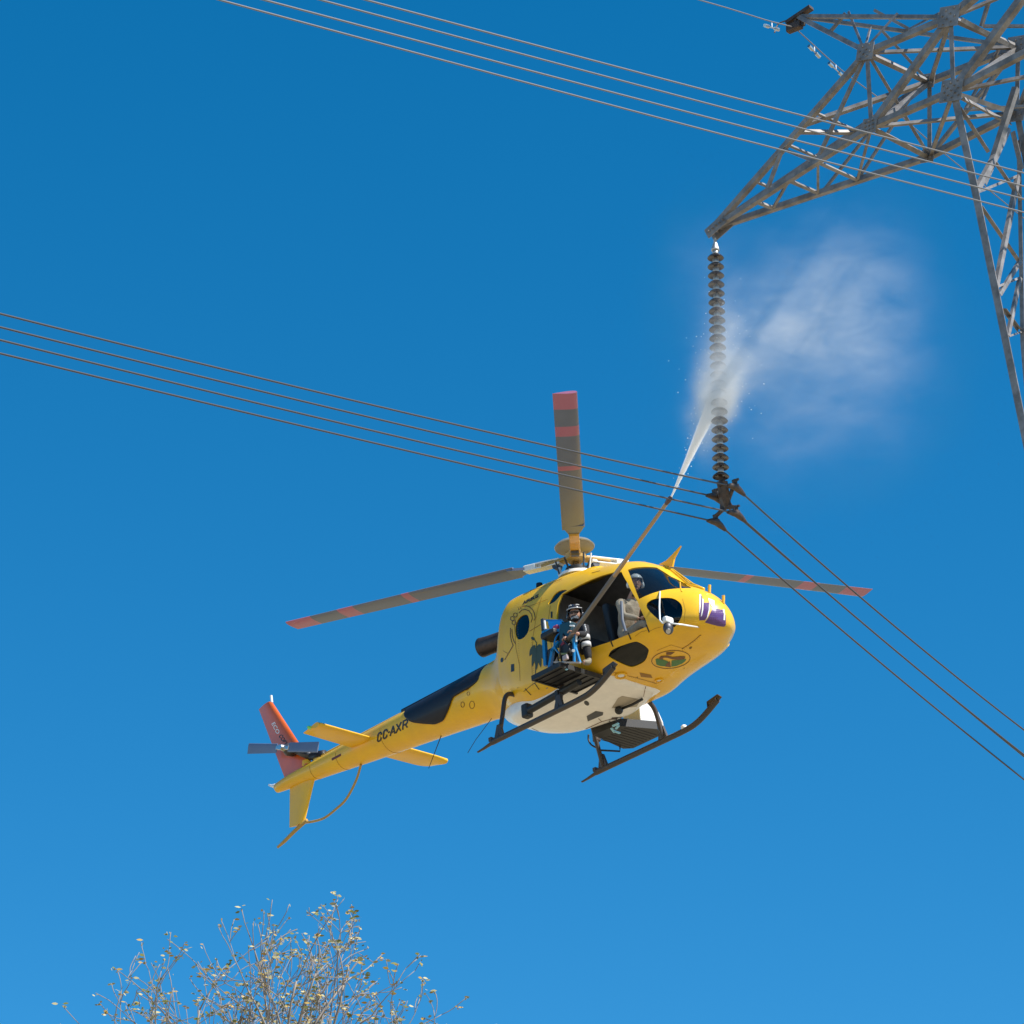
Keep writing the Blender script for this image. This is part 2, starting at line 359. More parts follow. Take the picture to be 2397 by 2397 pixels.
for pts in ([(385, 350), (440, 345), (500, 365), (550, 410), (580, 470), (595, 550), (575, 590)], [(325, 465), (370, 415), (430, 405), (490, 430), (535, 490), (545, 560), (525, 620)],
            [(180, 720), (178, 840), (195, 930), (225, 1010)], [(205, 740), (210, 850), (235, 930), (265, 985)], [(320, 410), (318, 390)], [(350, 395), (352, 375)],
            [(225, 1010), (165, 1110), (85, 1250)]):
    decal('arc_marking', ribbon(c1(pts), 1.7), M['brownink'], heli, cell=8)
for hx, hy_, r in ((212, 560, 34), (262, 500, 34), (238, 630, 34)):
    mk += ribbon(c1(ell(hx, hy_, r, r * 1.1, -25, 0, 360, 6)), 1.4, True)
decal('panel_seam', ribbon(c1([(500, 770), (600, 710), (690, 655)]), 1.0), M['brownink'], heli)
decal('door_handle', ribbon(c1([(870, 450), (870, 540)]), 4), M['ink'], heli)
decal('hexagon_marking', mk, M['brownink'], heli, cell=8)
def leafp(ax, ay, bx, by, wd, n=9):
    L_ = []; Rr = []; dx, dy = bx - ax, by - ay; q = math.hypot(dx, dy); nx, ny = -dy / q, dx / q
    for i in range(n + 1):
        t = i / n; h_ = wd * math.sin(math.pi * min(1, t ** .8)) ** .8 if 0 < t < 1 else 0
        L_.append((ax + dx * t + nx * h_, ay + dy * t + ny * h_)); Rr.append((ax + dx * t - nx * h_, ay + dy * t - ny * h_))
    return L_ + Rr[-2:0:-1]
for k in ((530, 870, 590, 925, 24), (590, 1000, 500, 1190, 40), (600, 1040, 545, 1370, 34), (612, 1060, 620, 1420, 34), (625, 1010, 690, 1380, 42), (640, 1000, 740, 1250, 44), (650, 990, 790, 1130, 30)):
    decal('leaf_marking', [c1(leafp(*k))], M['leaf_ink'], heli, cell=8, off=.004 + .0004 * (k[0] % 7))
lv = []
lv += ribbon(c1([(575, 900), (620, 970), (610, 1100), (600, 1500)]), 1.6)
decal('leaf_stem_marking', lv, M['leaf_ink'], heli, cell=8, off=.007)
decal('access_panel', [c1([(190, 1325), (243, 1318), (243, 1440), (190, 1455)])], M['ink'], heli); decal('vent_hole', [c1(ell(38, 1252, 24, 40, 10))], M['ink'], heli)
for pts, w_ in (([z1(850, 360), z1(905, 345)], 1), (c1([(60, 1100), (130, 1140)]), 1.2), (c1([(165, 1110), (120, 1190), (80, 1250)]), 1), ([z1(1480, 885), z1(1520, 860), z1(1560, 830), z1(1600, 795)], 1.6),
                ([z1(330, 640), z1(310, 720), z1(320, 880), z1(345, 1000), z1(350, 1110)], .7)):
    decal('panel_seam', ribbon(pts, w_), M['seam'], heli)
def rail(pts): decal('hinge_strap', ribbon([z1(*p) for p in pts], 3.2), M['ink'], heli)
rail([(1228, 722), (1247, 770)]); rail([(1102, 778), (1120, 820)]); rail([(978, 828), (995, 870)])
def c7(p): return [(1590 + a * 130 / 1932, 1360 + b * 130 / 1932) for a, b in p]
decal('nose_logo', [c7([(850, 760), (1035, 760), (1030, 980), (985, 1210), (890, 1360), (700, 1370), (690, 1250), (800, 1180), (840, 1000)]),
                    c7([(1170, 930), (1500, 1010), (1530, 1360), (1590, 1370), (1615, 1200), (1615, 1520), (1560, 1590), (1380, 1570), (1150, 1515), (890, 1440), (1000, 1300), (1100, 1080)]),
                    c7([(760, 520), (790, 520), (790, 900), (740, 1230), (700, 1250), (700, 1130), (760, 900)])], M['purple'], heli)
for p in ([(700, 470), (760, 470), (755, 800), (715, 1100), (695, 1120), (700, 800)], [(800, 620), (845, 640), (835, 1000), (790, 1200), (750, 1250), (790, 1000)],
                            [(1000, 600), (1220, 690), (1215, 900), (1165, 925), (1120, 800), (1040, 760)], [(1040, 780), (1050, 780), (1045, 1050), (1000, 1250), (900, 1400), (960, 1260), (1025, 1000)], [(1500, 980), (1560, 990), (1590, 1200), (1585, 1365), (1530, 1360), (1545, 1150)]): decal('nose_logo_outline', [c7(p)], M['whiteink'], heli, off=.006)
def c5(p): return [(1500 + a * 160 / 1932, 1490 + b * 160 / 1932) for a, b in p]
decal('emblem_ring', ribbon(c5(ell(850, 645, 545, 250, -6)), 1.5, True), M['brownink'], heli)
decal('emblem_green_field', [c5([(415, 640), (470, 615), (620, 640), (760, 690), (800, 740), (700, 840), (560, 830), (440, 790)]), c5([(870, 670), (1080, 650), (1280, 630), (1260, 690), (1170, 760), (1000, 830), (860, 850)])], M['green_ink'], heli)
decal('emblem_swoosh', [c5(p) for p in ([(520, 590), (570, 545), (750, 530), (900, 570), (1130, 550), (1250, 550), (1250, 610), (1150, 650), (900, 640), (740, 590), (640, 590), (620, 640), (530, 640)],
                        [(715, 440), (850, 430), (960, 430), (850, 455), (850, 510), (720, 510)], [(820, 690), (850, 860), (690, 840), (720, 760)])], M['brownink'], heli, off=.006)
decal('belly_port', [z1(1160 + 0, 1080)] and [[z1(*p) for p in ((1180, 1052), (1260, 1068), (1270, 1090), (1190, 1082))]], M['seam'], heli)
mk = []
for cx, cy, r in ((1568, 465, 17), (1636, 467, 24), (1693, 454, 16)): decal('ring_marking', ribbon([z2(*p) for p in ell(cx, cy, r * .75, r * 1.15, 0, 0, 360, 14)], 1.3, True), M['brownink'], heli, BOOM, cell=10)
for cx, cy, r in ((1600, 345, 14), (1640, 330, 14), (1610, 385, 12), (1660, 345, 11)): decal('hexagon_marking', ribbon([z2(*p) for p in ell(cx, cy, r * .9, r * 1.15, 0, 0, 360, 6)], 1.1, True), M['brownink'], heli, BOOM, cell=10)
mk += ribbon([z2(*p) for p in ((1690, 285), (1750, 255), (1800, 235))], .9)
decal('panel_seam', mk, M['brownink'], heli, BOOM, cell=10)
decal('boom_slot', [[z2(*p) for p in ((612, 858), (680, 822), (680, 840), (615, 874))]], mat('slot_red', (.12, .01, .01)), heli, BOOM)
# navy cover saddled over the boom top
def boom_angle(p):
    zt_a, zm_a, zb_a, hw_a, _, _ = interp(TB, p.x); q = (p.z - zm_a) / ((zt_a - zm_a) if p.z > zm_a else (zm_a - zb_a)); return math.degrees(math.atan2(q, abs(p.y) / hw_a))
cv = [hit(*z2(*p), BOOM)[0] for p in ((1145, 545), (1165, 572), (1200, 592), (1250, 600), (1320, 604), (1380, 602), (1420, 585), (1450, 540), (1480, 470), (1505, 412), (1560, 378), (1620, 345), (1680, 300), (1700, 265), (1722, 225))]
COV = sorted([(p.x, boom_angle(p)) for p in cv if p]); print('cover', [(round(a, 2), round(b)) for a, b in COV]); COV = [(COV[0][0] - .08, 89)] + COV + [(COV[-1][0] + .05, 89)]; CX0, CX1 = COV[0][0], COV[-1][0]
bm = bmesh.new(); rows = []
for x in frange(CX0, CX1, .025):
    a = interp(COV, x)[0]; row = []
    for k in range(33):
        th = R_(180 - a + (2 * a - 180) * k / 32)
        row.append(bm.verts.new(sect(TB, x, th, .016)))
    rows.append(row)
for A, B in zip(rows, rows[1:]):
    for k in range(32): bm.faces.new((A[k], A[k + 1], B[k + 1], B[k]))
c = obj('boom_cover', bm, M['navy'], heli, smooth=True); sm = c.modifiers.new('s', 'SOLIDIFY'); sm.thickness = .012; sm.offset = 0; bake(c)
# driveshaft ridge
bm = bmesh.new(); tube(bm, [(x, 0, interp(TB, x)[0] + .0) for x in frange(-6.3, -1.7, .4)], .075, 12, flat=.7)
obj('driveshaft_cover', bm, M['yellow'], heli, smooth=True)
bm = bmesh.new(); tube(bm, [(x, 0, interp(TB, x)[0] + .035) for x in frange(-4.1, -2.1, .2)], .085, 12, flat=.7)
obj('driveshaft_cover', bm, M['navy'], heli, smooth=True)
for x, r_ in ((-2.02, .004), (-4.42, .0035), (-5.6, .0035), (-6.3, .0035)):
    bm = bmesh.new(); P_ = [sect(TB, x, R_(a), .0015) for a in range(0, 361, 10)]; tube(bm, P_, r_, 5, cap=False); obj('joint_ring', bm, M['seam'], heli)
for pts, w_ in (([(560, 590), (545, 700), (560, 830), (575, 900)], .8), ([(500, 530), (470, 620), (440, 800), (430, 990), (440, 1150)], .6), ([(640, 400), (500, 460), (380, 495), (300, 530)], .7), ([(330, 600), (420, 590), (540, 545)], .7),
                ([(1150, 800), (1190, 770), (1230, 760)], .8), ([(1240, 770), (1290, 745), (1330, 735)], .8), ([(1300, 900), (1400, 860), (1480, 885)], .6), ([(900, 1060), (1000, 1050), (1180, 1095), (1300, 1130)], .8), ([(1480, 540), (1500, 620), (1490, 700)], .6)):
    decal('panel_seam', ribbon([z1(*p) for p in pts], w_), M['seam'], heli, cell=8)
rvt = random.Random(4)
for (xa, ya), (xb, yb), n_ in (((330, 640), (345, 1000), 22), ((640, 412), (310, 540), 26), ((430, 830), (450, 1120), 18), ((1000, 1056), (1300, 1125), 22), ((1480, 900), (1610, 800), 9)):
    decal('rivet_row', [[z1(xa + (xb - xa) * i / n_ + c_ * 1.6, ya + (yb - ya) * i / n_ + d_ * 1.8) for c_, d_ in ((-1, -1), (1, -1), (1, 1), (-1, 1))] for i in range(n_)], M['seam'], heli, cell=20)['kind'] = 'stuff'
soot = mat('exhaust_soot', (.30, .17, .02), .6, var=.5, vscale=12)
for a, b in (((1535, 880), 12), ((1605, 793), 5), ((1490, 1022), 4), ((1165, 1085), 5), ((1480, 885), 7), ((335, 1158), 4), ((1700, 742), 3)): decal('dirt_spot', [z1(a[0], a[1]) and [z1(*p) for p in ell(a[0], a[1], b, b * .6, -30, 0, 360, 9)]], soot, heli)
# ---- fins and stabilisers
def wing(bm, a_le, a_te, b_le, b_te, thick, nrm, tipround=0, nspan=10, flip=1):
    """aerofoil between root chord a and tip chord b"""
    prof = [(0, 0), (.015, .35), (.06, .7), (.15, .95), (.3, 1), (.5, .82), (.75, .45), (1, .05)]
    prof = prof + [(x, -y) for x, y in reversed(prof[1:])]
    a_le, a_te, b_le, b_te, nrm = map(Vector, (a_le, a_te, b_le, b_te, nrm)); rings = []
    for i in range(nspan + 1):
        t = i / nspan; le = a_le.lerp(b_le, t); te = a_te.lerp(b_te, t)
        if tipround and t > 1 - tipround:
            k = (t - 1 + tipround) / tipround; s = 1 - math.sqrt(max(0, 1 - k * k)); te = te.lerp(le, s * .45); le2 = le.lerp(te, s * .12); le = le2
        rings.append([bm.verts.new(le.lerp(te, x) + nrm * (y * thick / 2)) for x, y in prof])
    n = len(prof)
    for A, B in zip(rings, rings[1:]):
        for k in range(n): bm.faces.new((A[k], A[(k + 1) % n], B[(k + 1) % n], B[k]))
    bm.faces.new(rings[0][::-1]); bm.faces.new(rings[-1]); bmesh.ops.recalc_face_normals(bm, faces=bm.faces)
bm = bmesh.new(); wing(bm, (-6.42, 0, 1.86), (-7.10, 0, 1.78), (-7.36, 0, 3.29), (-7.70, 0, 3.27), .10, (0, 1, 0))
fin = obj('upper_fin', bm.copy(), M['red'], heli, autos=40); FIN = BVHTree.FromBMesh(bm); bm.free()
bm = bmesh.new(); wing(bm, (-6.37, 0, 1.56), (-7.0, 0, 1.62), (-6.70, 0, .88), (-7.06, 0, .94), .09, (0, 1, 0)); obj('lower_fin', bm, M['yellow'], heli, autos=40)
for s, tr in ((-1, .06), (1, .25)):
    bm = bmesh.new(); wing(bm, (-4.68, s * .15, 1.63), (-5.19, s * .15, 1.64), (-4.68, s * (1.30 if s < 0 else 1.44), 1.63), (-5.16, s * (1.30 if s < 0 else 1.44), 1.64), .085, (0, 0, 1), tr, 24)
    obj('horizontal_stabiliser', bm, M['yellow'], heli, autos=40)
c2 = lambda p: [(590 + a * 210 / 1691, 1620 + b * 210 / 1691) for a, b in p]
decal('fin_lettering', [text_px('ECO', (635.5, 1694.5), (13, 25), (8, -5), .02)], M['whiteink'], fin, FIN, cell=12)
decal('fin_lettering', [text_px('COPTER', (652, 1723), (21, 33), (8, -5), .02)], M['ink'], fin, FIN, cell=12)
decal('fin_patch', [c2([(950, 1290), (1050, 1260), (1140, 1290), (1140, 1370), (960, 1455), (945, 1380)])], M['yellow'], fin, FIN)
bm = bmesh.new(); tube(bm, [(-7.36, 0, 3.27), (-7.37, 0, 3.40)], .022, 10); obj('fin_light', bm, M['bright'], fin)
bm = bmesh.new(); tube(bm, [(-4.93, -1.30, 1.64), (-4.93, -1.345, 1.64)], [.035, .02], 10); obj('navigation_light', bm, M['greenlamp'], heli)
bm = bmesh.new(); tube(bm, [(-7.30, 0, 1.74), (-7.38, 0, 1.78), (-7.46, 0, 1.81), (-7.53, 0, 1.85)], [.05, .04, .022, .018], 10); obj('tail_light', bm, M['bright'], heli, smooth=True)
bm = bmesh.new(); tube(bm, spline([(-5.22, 0, 1.41), (-5.36, 0, 1.18), (-5.62, 0, .95), (-5.90, 0, .86), (-6.18, 0, .81), (-6.45, 0, .84), (-6.70, 0, .90)], 5), .02, 10); obj('tail_guard', bm, M['ochre'], heli, smooth=True)
bm = bmesh.new(); tube(bm, [(-6.62, 0, .92), (-6.95, 0, .83), (-7.2, 0, .745), (-7.38, 0, .70)], [.032, .032, .03, .022], 10); obj('tail_skid', bm, M['ochre'], heli, smooth=True)
# tail rotor (starboard side)
TRC = Vector((-6.78, -.30, 2.18))
bm = bmesh.new(); lathe(bm, [(.05, -.12), (.10, -.10), (.11, .02), (.07, .09), (.04, .12)], 16, Matrix.Translation((-6.78, -.17, 2.18)) @ Matrix.Rotation(R_(90), 4, 'X'))
tube(bm, [(-6.72, -.12, 2.17), (-6.55, -.05, 2.05), (-6.42, 0, 1.97)], [.055, .06, .07], 12); obj('tail_gearbox', bm, M['steel_dark'], heli, smooth=True)
bm = bmesh.new(); tube(bm, [(-6.42, 0, 1.97), (-6.25, 0, 1.92), (-6.1, 0, 1.88)], [.07, .085, .085], 14); obj('driveshaft_fairing', bm, M['navy'], heli, smooth=True)
bm = bmesh.new(); tube(bm, [(-6.70, -.16, 2.24), (-6.45, -.08, 2.08)], .022, 8); tube(bm, [(-6.47, -.09, 2.1), (-6.42, -.06, 2.06)], .05, 12); obj('pitch_control_rod', bm, M['metal'], heli)
bm = bmesh.new(); tube(bm, [(-6.78, -.24, 2.18), (-6.78, -.37, 2.18)], [.06, .045], 14); box(bm, TRC, (.34, .05, .07), Matrix.Rotation(R_(20), 3, 'Y'), .01); obj('tail_rotor_hub', bm, M['metal'], heli)
for s in (1, -1):
    dv = Vector((-math.cos(R_(-20)), 0, -math.sin(R_(-20)))) * s; nv = Vector((-dv.z, 0, dv.x))
    bm = bmesh.new(); wing(bm, TRC + dv * .15 - nv * .07, TRC + dv * .15 + nv * .09, TRC + dv * .93 - nv * .07, TRC + dv * .93 + nv * .11, .022, Vector((0, 1, 0)) + nv * .1)
    obj('tail_rotor_blade', bm, M['blade'], heli, autos=40)
# ---- main rotor
HUB = Vector((0, 0, 3.0)); tilt = Matrix.Rotation(math.hypot(R_(.29), R_(2.39)), 3, Vector((.29, 2.39, 0)).normalized())
bm = bmesh.new(); tube(bm, [(0, 0, 2.66), (0, 0, 2.98)], [.055, .05], 16); obj('rotor_mast', bm, M['metal'], heli, smooth=True)
bm = bmesh.new(); lathe(bm, [(.30, 2.66), (.29, 2.71), (.20, 2.73), (.19, 2.70)], 28); tube(bm, [(-.26, -.1, 2.68), (-.27, -.1, 2.92)], .03, 10)
obj('mast_fairing', bm, M['bright'], heli, autos=35)
bm = bmesh.new(); lathe(bm, [(.14, 2.74), (.17, 2.78), (.17, 2.83), (.10, 2.86)], 24)
for a in (30, 150, 270):
    v = Vector((math.cos(R_(a)), math.sin(R_(a)), 0)); tube(bm, [v * .17 + Vector((0, 0, 2.8)), v * .24 + Vector((0, 0, 2.96))], .016, 8)
    tube(bm, [v * .2 + Vector((0, 0, 2.64)), v * .15 + Vector((0, 0, 2.8))], .03, 8)
obj('swashplate', bm, M['black'], heli, autos=35)
bm = bmesh.new(); lathe(bm, [(.03, 3.30), (.16, 3.285), (.27, 3.25), (.315, 3.20), (.305, 3.185), (.26, 3.22), (.15, 3.255), (.04, 3.26)], 36); obj('hub_cap', bm, mat('hub_cap_grey', (.34, .32, .27), .35, metal=.4), heli, autos=40)
bm = bmesh.new(); lathe(bm, [(.11, 2.94), (.16, 2.98), (.17, 3.06), (.10, 3.10), (.06, 3.25)], 24)
for k in range(3):
    a = R_(195.09 + 120 * k); v = Vector((math.cos(a), math.sin(a), 0)); t_ = Vector((-v.y, v.x, 0)); rot = Matrix((v, t_, Vector((0, 0, 1)))).transposed()
    box(bm, v * .33 + Vector((0, 0, 3.03)), (.5, .17, .05), rot, .012)
obj('rotor_hub', bm, M['ochre'], heli, autos=35)
for k in range(3):
    a = R_(195.09 + 120 * k); cone = R_(2.88)
    v = tilt @ Vector((math.cos(a) * math.cos(cone), math.sin(a) * math.cos(cone), math.sin(cone))); t_ = (tilt @ Vector((-math.sin(a), math.cos(a), 0))).normalized(); n_ = v.cross(t_)
    def pp(r, c, h=0): return HUB + v * r + t_ * c + n_ * h
    root = None
    def seg(r0, r1, c=.175):
        bm = bmesh.new(); tw0, tw1 = R_(9 - 1.4 * r0), R_(9 - 1.4 * r1)
        wing(bm, pp(r0, c, math.sin(tw0) * c), pp(r0, -c, -math.sin(tw0) * c), pp(r1, c, math.sin(tw1) * c), pp(r1, -c, -math.sin(tw1) * c), .042, n_, 0, 3); return bm
    cuts_ = [1.05, 2.98, 3.12, 4.05, 4.35, 4.87, 5.345]; names = 0
    bl = empty('main_rotor_blade'); bl.parent = heli
    for i in range(len(cuts_) - 1):
        o = obj('blade_panel' if i % 2 == 0 else 'blade_stripe', seg(cuts_[i], cuts_[i + 1]), M['blade'] if i % 2 == 0 else M['bladered'], bl, autos=40)
    bm = bmesh.new(); prism(bm, [pp(.85, .07, -.02), pp(1.15, .175, -.02), pp(1.15, -.175, -.02), pp(.85, -.07, -.02)], n_ * .04); obj('blade_root', bm, M['blade'], bl)
    rot = Matrix((v, t_, n_)).transposed(); bm = bmesh.new()
    box(bm, pp(.58, 0, .045), (.62, .15, .022), rot, .006); box(bm, pp(.58, 0, -.035), (.62, .15, .022), rot, .006); box(bm, pp(.80, 0, .005), (.22, .16, .09), rot, .012); box(bm, pp(.3, 0, .0), (.10, .16, .10), rot, .02)
    obj('sleeve', bm, M['bright'] if k != 1 else M['ochre'], bl)
    bm = bmesh.new(); tube(bm, [pp(.28, .13, -.03), pp(.22, .12, -.25)], .014, 8); tube(bm, [pp(.33, .06, -.06), pp(.33, -.06, -.06)], .06, 12); obj('pitch_link', bm, M['steel_dark'], bl)
# whip antenna, bumps on the roof
bm = bmesh.new(); tube(bm, [hy(*z1(830, 350), -.2), hy(*z1(843, 220), -.2)], .012, 8); obj('roof_antenna', bm, M['bright'], heli)
bm = bmesh.new(); lathe(bm, [(.24, -.04), (.21, .03), (.12, .07), (.02, .08)], 28, Matrix.Translation((.42, -.12, 2.53)) @ Matrix.Diagonal((1.3, .8, 1, 1))); obj('roof_fairing', bm, M['yellow'], heli, smooth=True)
bm = bmesh.new(); tube(bm, [(-.55, -.28, 2.62), (-.55, -.28, 2.72)], [.06, .05], 12); obj('anticollision_light', bm, M['navy'], heli)
# exhaust
bm = bmesh.new(); pts = spline([(-1.05, 0, 2.22), (-1.4, -.0, 2.24), (-1.8, -.03, 2.27), (-2.16, -.06, 2.30)], 4)
rings = []
tube(bm, pts, [.18, .175, .17, .165, .16, .155, .15, .15, .15, .15, .15, .155, .16][:len(pts)], 24, cap=False)
e = obj('exhaust_pipe', bm, M['exhaust'], heli, smooth=True); sm = e.modifiers.new('s', 'SOLIDIFY'); sm.thickness = .012; bake(e)
bm = bmesh.new(); prism(bm, [(-1.15, -.18, 1.88), (-1.7, -.10, 1.9), (-1.55, -.12, 2.2), (-1.2, -.16, 2.4)], (0, .3, 0)); obj('exhaust_fairing', bm, M['exhaust'], heli)
# ---- cabin inside
bm = bmesh.new(); prism(bm, [(0, -.80, .72), (1.3, -.80, .72), (1.8, -.66, .72), (2.3, -.42, .72), (2.3, .42, .72), (1.8, .66, .72), (1.3, .80, .72), (0, .80, .72)], (0, 0, .05)); obj('cabin_floor', bm, M['inner'], heli)
bm = bmesh.new(); prism(bm, [(-.02, y, z) for y, z in ((-.84, .62), (-.88, 1.2), (-.8, 1.8), (-.5, 2.3), (.5, 2.3), (.8, 1.8), (.88, 1.2), (.84, .62))], (.04, 0, 0)); obj('rear_bulkhead', bm, M['inner'], heli)
bm = bmesh.new(); box(bm, (.30, 0, .93), (.5, 1.5, .14), None, .03); box(bm, (.10, 0, 1.3), (.14, 1.5, .66), None, .04); obj('bench_seat', bm, mat('grey_upholstery', (.08, .08, .09), .9), heli)
for y in (-.45, .45):
    bm = bmesh.new(); box(bm, (1.42, y, .88), (.48, .44, .14), None, .04); box(bm, (1.20, y, 1.27), (.12, .42, .72), Matrix.Rotation(R_(-8), 3, 'Y'), .04)
    obj('pilot_seat', bm, M['black'], heli)
bm = bmesh.new(); box(bm, (2.2, -.1, 1.20), (.2, .9, .32), Matrix.Rotation(R_(-12), 3, 'Y'), .04); box(bm, (2.1, 0, .95), (.3, .25, .5), None, .03); obj('instrument_panel', bm, M['black'], heli)
bm = bmesh.new(); tube(bm, [hy(*z1(1055, 560), -.75), hy(*z1(1062, 690), -.8), hy(*z1(1085, 770), -.85)], .022, 8); obj('seat_strut', bm, mat('grey_strut', (.18, .19, .24), .5), heli)
# windscreen centre post and wiper
def ridge(pts, r, n=10): 
    bm = bmesh.new(); tube(bm, pts, r, n); return bm
post = [sect(ST, x, R_(90), .012) for x in frange(1.85, 2.6, .06)]
obj('windshield_post', ridge(post, .028), M['yellow'], heli, smooth=True)
# ---- wire cutter above the windscreen
p0 = hy(*z1(1318, 302), 0); p1 = hy(*z1(1412, 318), 0); p2 = hy(*z1(1405, 240), 0); p3 = hy(*z1(1470, 172), 0); p4 = hy(*z1(1425, 255), 0)
bm = bmesh.new(); prism(bm, [p + Vector((0, -.015, 0)) for p in (p0, p1, p4, p3, p2, hy(*z1(1370, 275), 0))], (0, .03, 0)); obj('wire_cutter', bm, M['yellow'], heli)
bm = bmesh.new(); tube(bm, [sect(ST, 2.02, R_(90), .05), sect(ST, 2.4, R_(90), .055), sect(ST, 2.58, R_(90), .03)], .012, 8); obj('wiper_rail', bm, M['yellow'], heli)
for a, b, c_ in (((1452, 435), (1465, 465), (1475, 492)),):
    bm = bmesh.new(); l1 = hit(*z1(*b))[0] or hy(*z1(*b), -.3); tube(bm, [l1 + Vector((0, 0, .10)), l1, hit(*z1(*c_))[0]], .012, 8); obj('wiper_arm', bm, M['yellow'], heli)
for a in ((1672, 492), (1775, 560)):
    l = next(q_ for q_ in (hit(*z1(a[0] - 6 * k_, a[1] + 6 * k_))[0] for k_ in range(30)) if q_)
    bm = bmesh.new(); tube(bm, [l, l + Vector((.02, 0, .12))], .022, 8); obj('pitot_probe', bm, M['yellow'], heli)
# ---- mirror on its bent arm
ma = [z1(1322, 490), z1(1318, 600), z1(1322, 690), z1(1340, 708), z1(1400, 712), z1(1480, 720), z1(1590, 738)]
P = [hy(*ma[0], -1.0) if False else None]
tp = hit(*ma[0])[0]; ep = hit(*ma[-1])[0]
mid = [hy(*m_, y) for m_, y in zip(ma[1:-1], (-.95, -1.06, -1.07, -1.05, -.95))]
bm = bmesh.new(); tube(bm, [tp] + mid + [ep], .013, 8); arm = obj('mirror_arm', bm, M['bright'], heli, smooth=True)
mp = hy(*z1(1378, 690), -1.06); bm = bmesh.new(); box(bm, mp, (.09, .17, .10), None, .03); obj('mirror_housing', bm, M['bright'], arm)
bm = bmesh.new(); bmesh.ops.create_uvsphere(bm, u_segments=16, v_segments=10, radius=.085, matrix=Matrix.Translation(hy(*z1(1380, 745), -1.06)) @ Matrix.Diagonal((.8, 1, 1.15, 1))); obj('camera_ball', bm, M['steel_dark'], arm, smooth=True)
bm = bmesh.new(); tube(bm, [hy(*z1(1380, 760), -1.13), hy(*z1(1380, 768), -1.18)], .035, 12); obj('camera_lens', bm, M['metal'], arm)
# ---- landing lights
for c_, r in (((1052, 1072), .085), ((1315, 1105), .06)):
    l, n = hit(*z1(*c_)); q = n.to_track_quat('Z', 'Y').to_matrix().to_4x4(); d = Matrix.Translation(l) @ q
    bm = bmesh.new(); lathe(bm, [(r * 1.0, -.02), (r * 1.15, .02), (r * .85, .025), (r * .8, .01)], 20, d); t1 = obj('landing_light', bm, M['yellow'], heli, autos=35)
    bm = bmesh.new(); lathe(bm, [(r * .8, .008), (r * .5, .014), (.01, .018)], 20, d); obj('lens', bm, M['lens'], t1, smooth=True)
# ---- belly tank
TK = sorted([(-1.68, .98, .93, .88, .05, 2, 2), (-1.6, 1.0, .9, .80, .22, 2.2, 2.2), (-1.4, .98, .84, .67, .38, 2.4, 2.6), (-1.15, .95, .76, .55, .52, 2.6, 3), (-.8, .9, .70, .47, .64, 2.8, 3.2), (-.3, .9, .68, .43, .72, 3, 3.4),
             (.2, .9, .66, .42, .77, 3, 3.6), (.42, .9, .68, .45, .75, 3, 3.6), (.7, .9, .72, .48, .70, 3, 3.6), (1.02, .9, .74, .47, .64, 3, 3.4), (1.08, .85, .70, .50, .60, 3, 3)])
tb = loft(TK, frange(-1.68, 1.08, .05), 64); TANK = BVHTree.FromBMesh(tb)
tank = obj('belly_tank', tb, M['white'], heli, smooth=True, autos=50)
tk = lambda p: [z1(*q) for q in p]
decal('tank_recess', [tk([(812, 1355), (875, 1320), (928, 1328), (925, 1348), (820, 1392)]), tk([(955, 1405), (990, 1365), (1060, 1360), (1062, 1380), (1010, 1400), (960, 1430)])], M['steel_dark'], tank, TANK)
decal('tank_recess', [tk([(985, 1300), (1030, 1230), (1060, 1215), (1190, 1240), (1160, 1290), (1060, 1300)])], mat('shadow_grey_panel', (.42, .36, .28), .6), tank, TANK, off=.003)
decal('tank_seam', ribbon(tk([(805, 1445), (915, 1395), (1020, 1365)]), 1.3) + ribbon(tk([(895, 1372), (915, 1392)]), 1.3) + ribbon(tk([(430, 1440), (520, 1480), (610, 1492)]), 1.0) + ribbon(tk([(1222, 1150), (1208, 1218)]), 1.2), M['brownink'], tank, TANK)
decal('tank_port', [tk(ell(632, 1493, 9, 8)), tk(ell(675, 1503, 8, 7)), tk(ell(388, 1300, 8, 10)), tk(ell(812, 1265, 20, 14, 40))], M['ink'], tank, TANK)
tl = hit(*z1(1035, 1300), TANK)[0]
if tl:
    bm = bmesh.new(); bmesh.ops.create_uvsphere(bm, u_segments=14, v_segments=10, radius=.065, matrix=Matrix.Translation(tl + Vector((.02, -.02, -.05)))); tube(bm, [tl + Vector((0, 0, -.03)), tl + Vector((.25, .05, -.02)), tl + Vector((.42, .1, .02))], .022, 8); obj('drain_valve', bm, M['black'], tank, smooth=True)
# ---- skids
def skid(s):
    pts = [(-1.32, s * 1.085, 0), (-1.15, s * 1.085, .02)]
    bm = bmesh.new(); tube(bm, [(-1.34, s * 1.085, .0), (-1.2, s * 1.085, .01), (-1.05, s * 1.085, .03), (-.98, s * 1.085, .045)], [.022, .03, .04, .05], 10, flat=.5)
    main = spline([(-1.02, s * 1.085, .045), (-.5, s * 1.085, .045), (.3, s * 1.085, .045), (.95, s * 1.085, .05), (1.2, s * 1.085, .085), (1.42, s * 1.085, .17), (1.66, s * 1.085, .29)], 5)
    tube(bm, main, .046, 14)
    prism(bm, [(1.45, s * 1.085 - .02, .16), (1.74, s * 1.085 - .02, .31), (1.68, s * 1.085 - .02, .37), (1.45, s * 1.085 - .02, .33), (1.50, s * 1.085 - .02, .25)], (0, .04, 0))
    box(bm, (-1.02, s * 1.085, .09), (.06, .08, .06))
    return bm
for s in (-1, 1):
    k = obj('skid_tube', skid(s), M['skid'], heli, autos=45)
def cross(x, zc, yt, pts):
    bm = bmesh.new(); tube(bm, spline(pts, 6), .036, 14); return bm
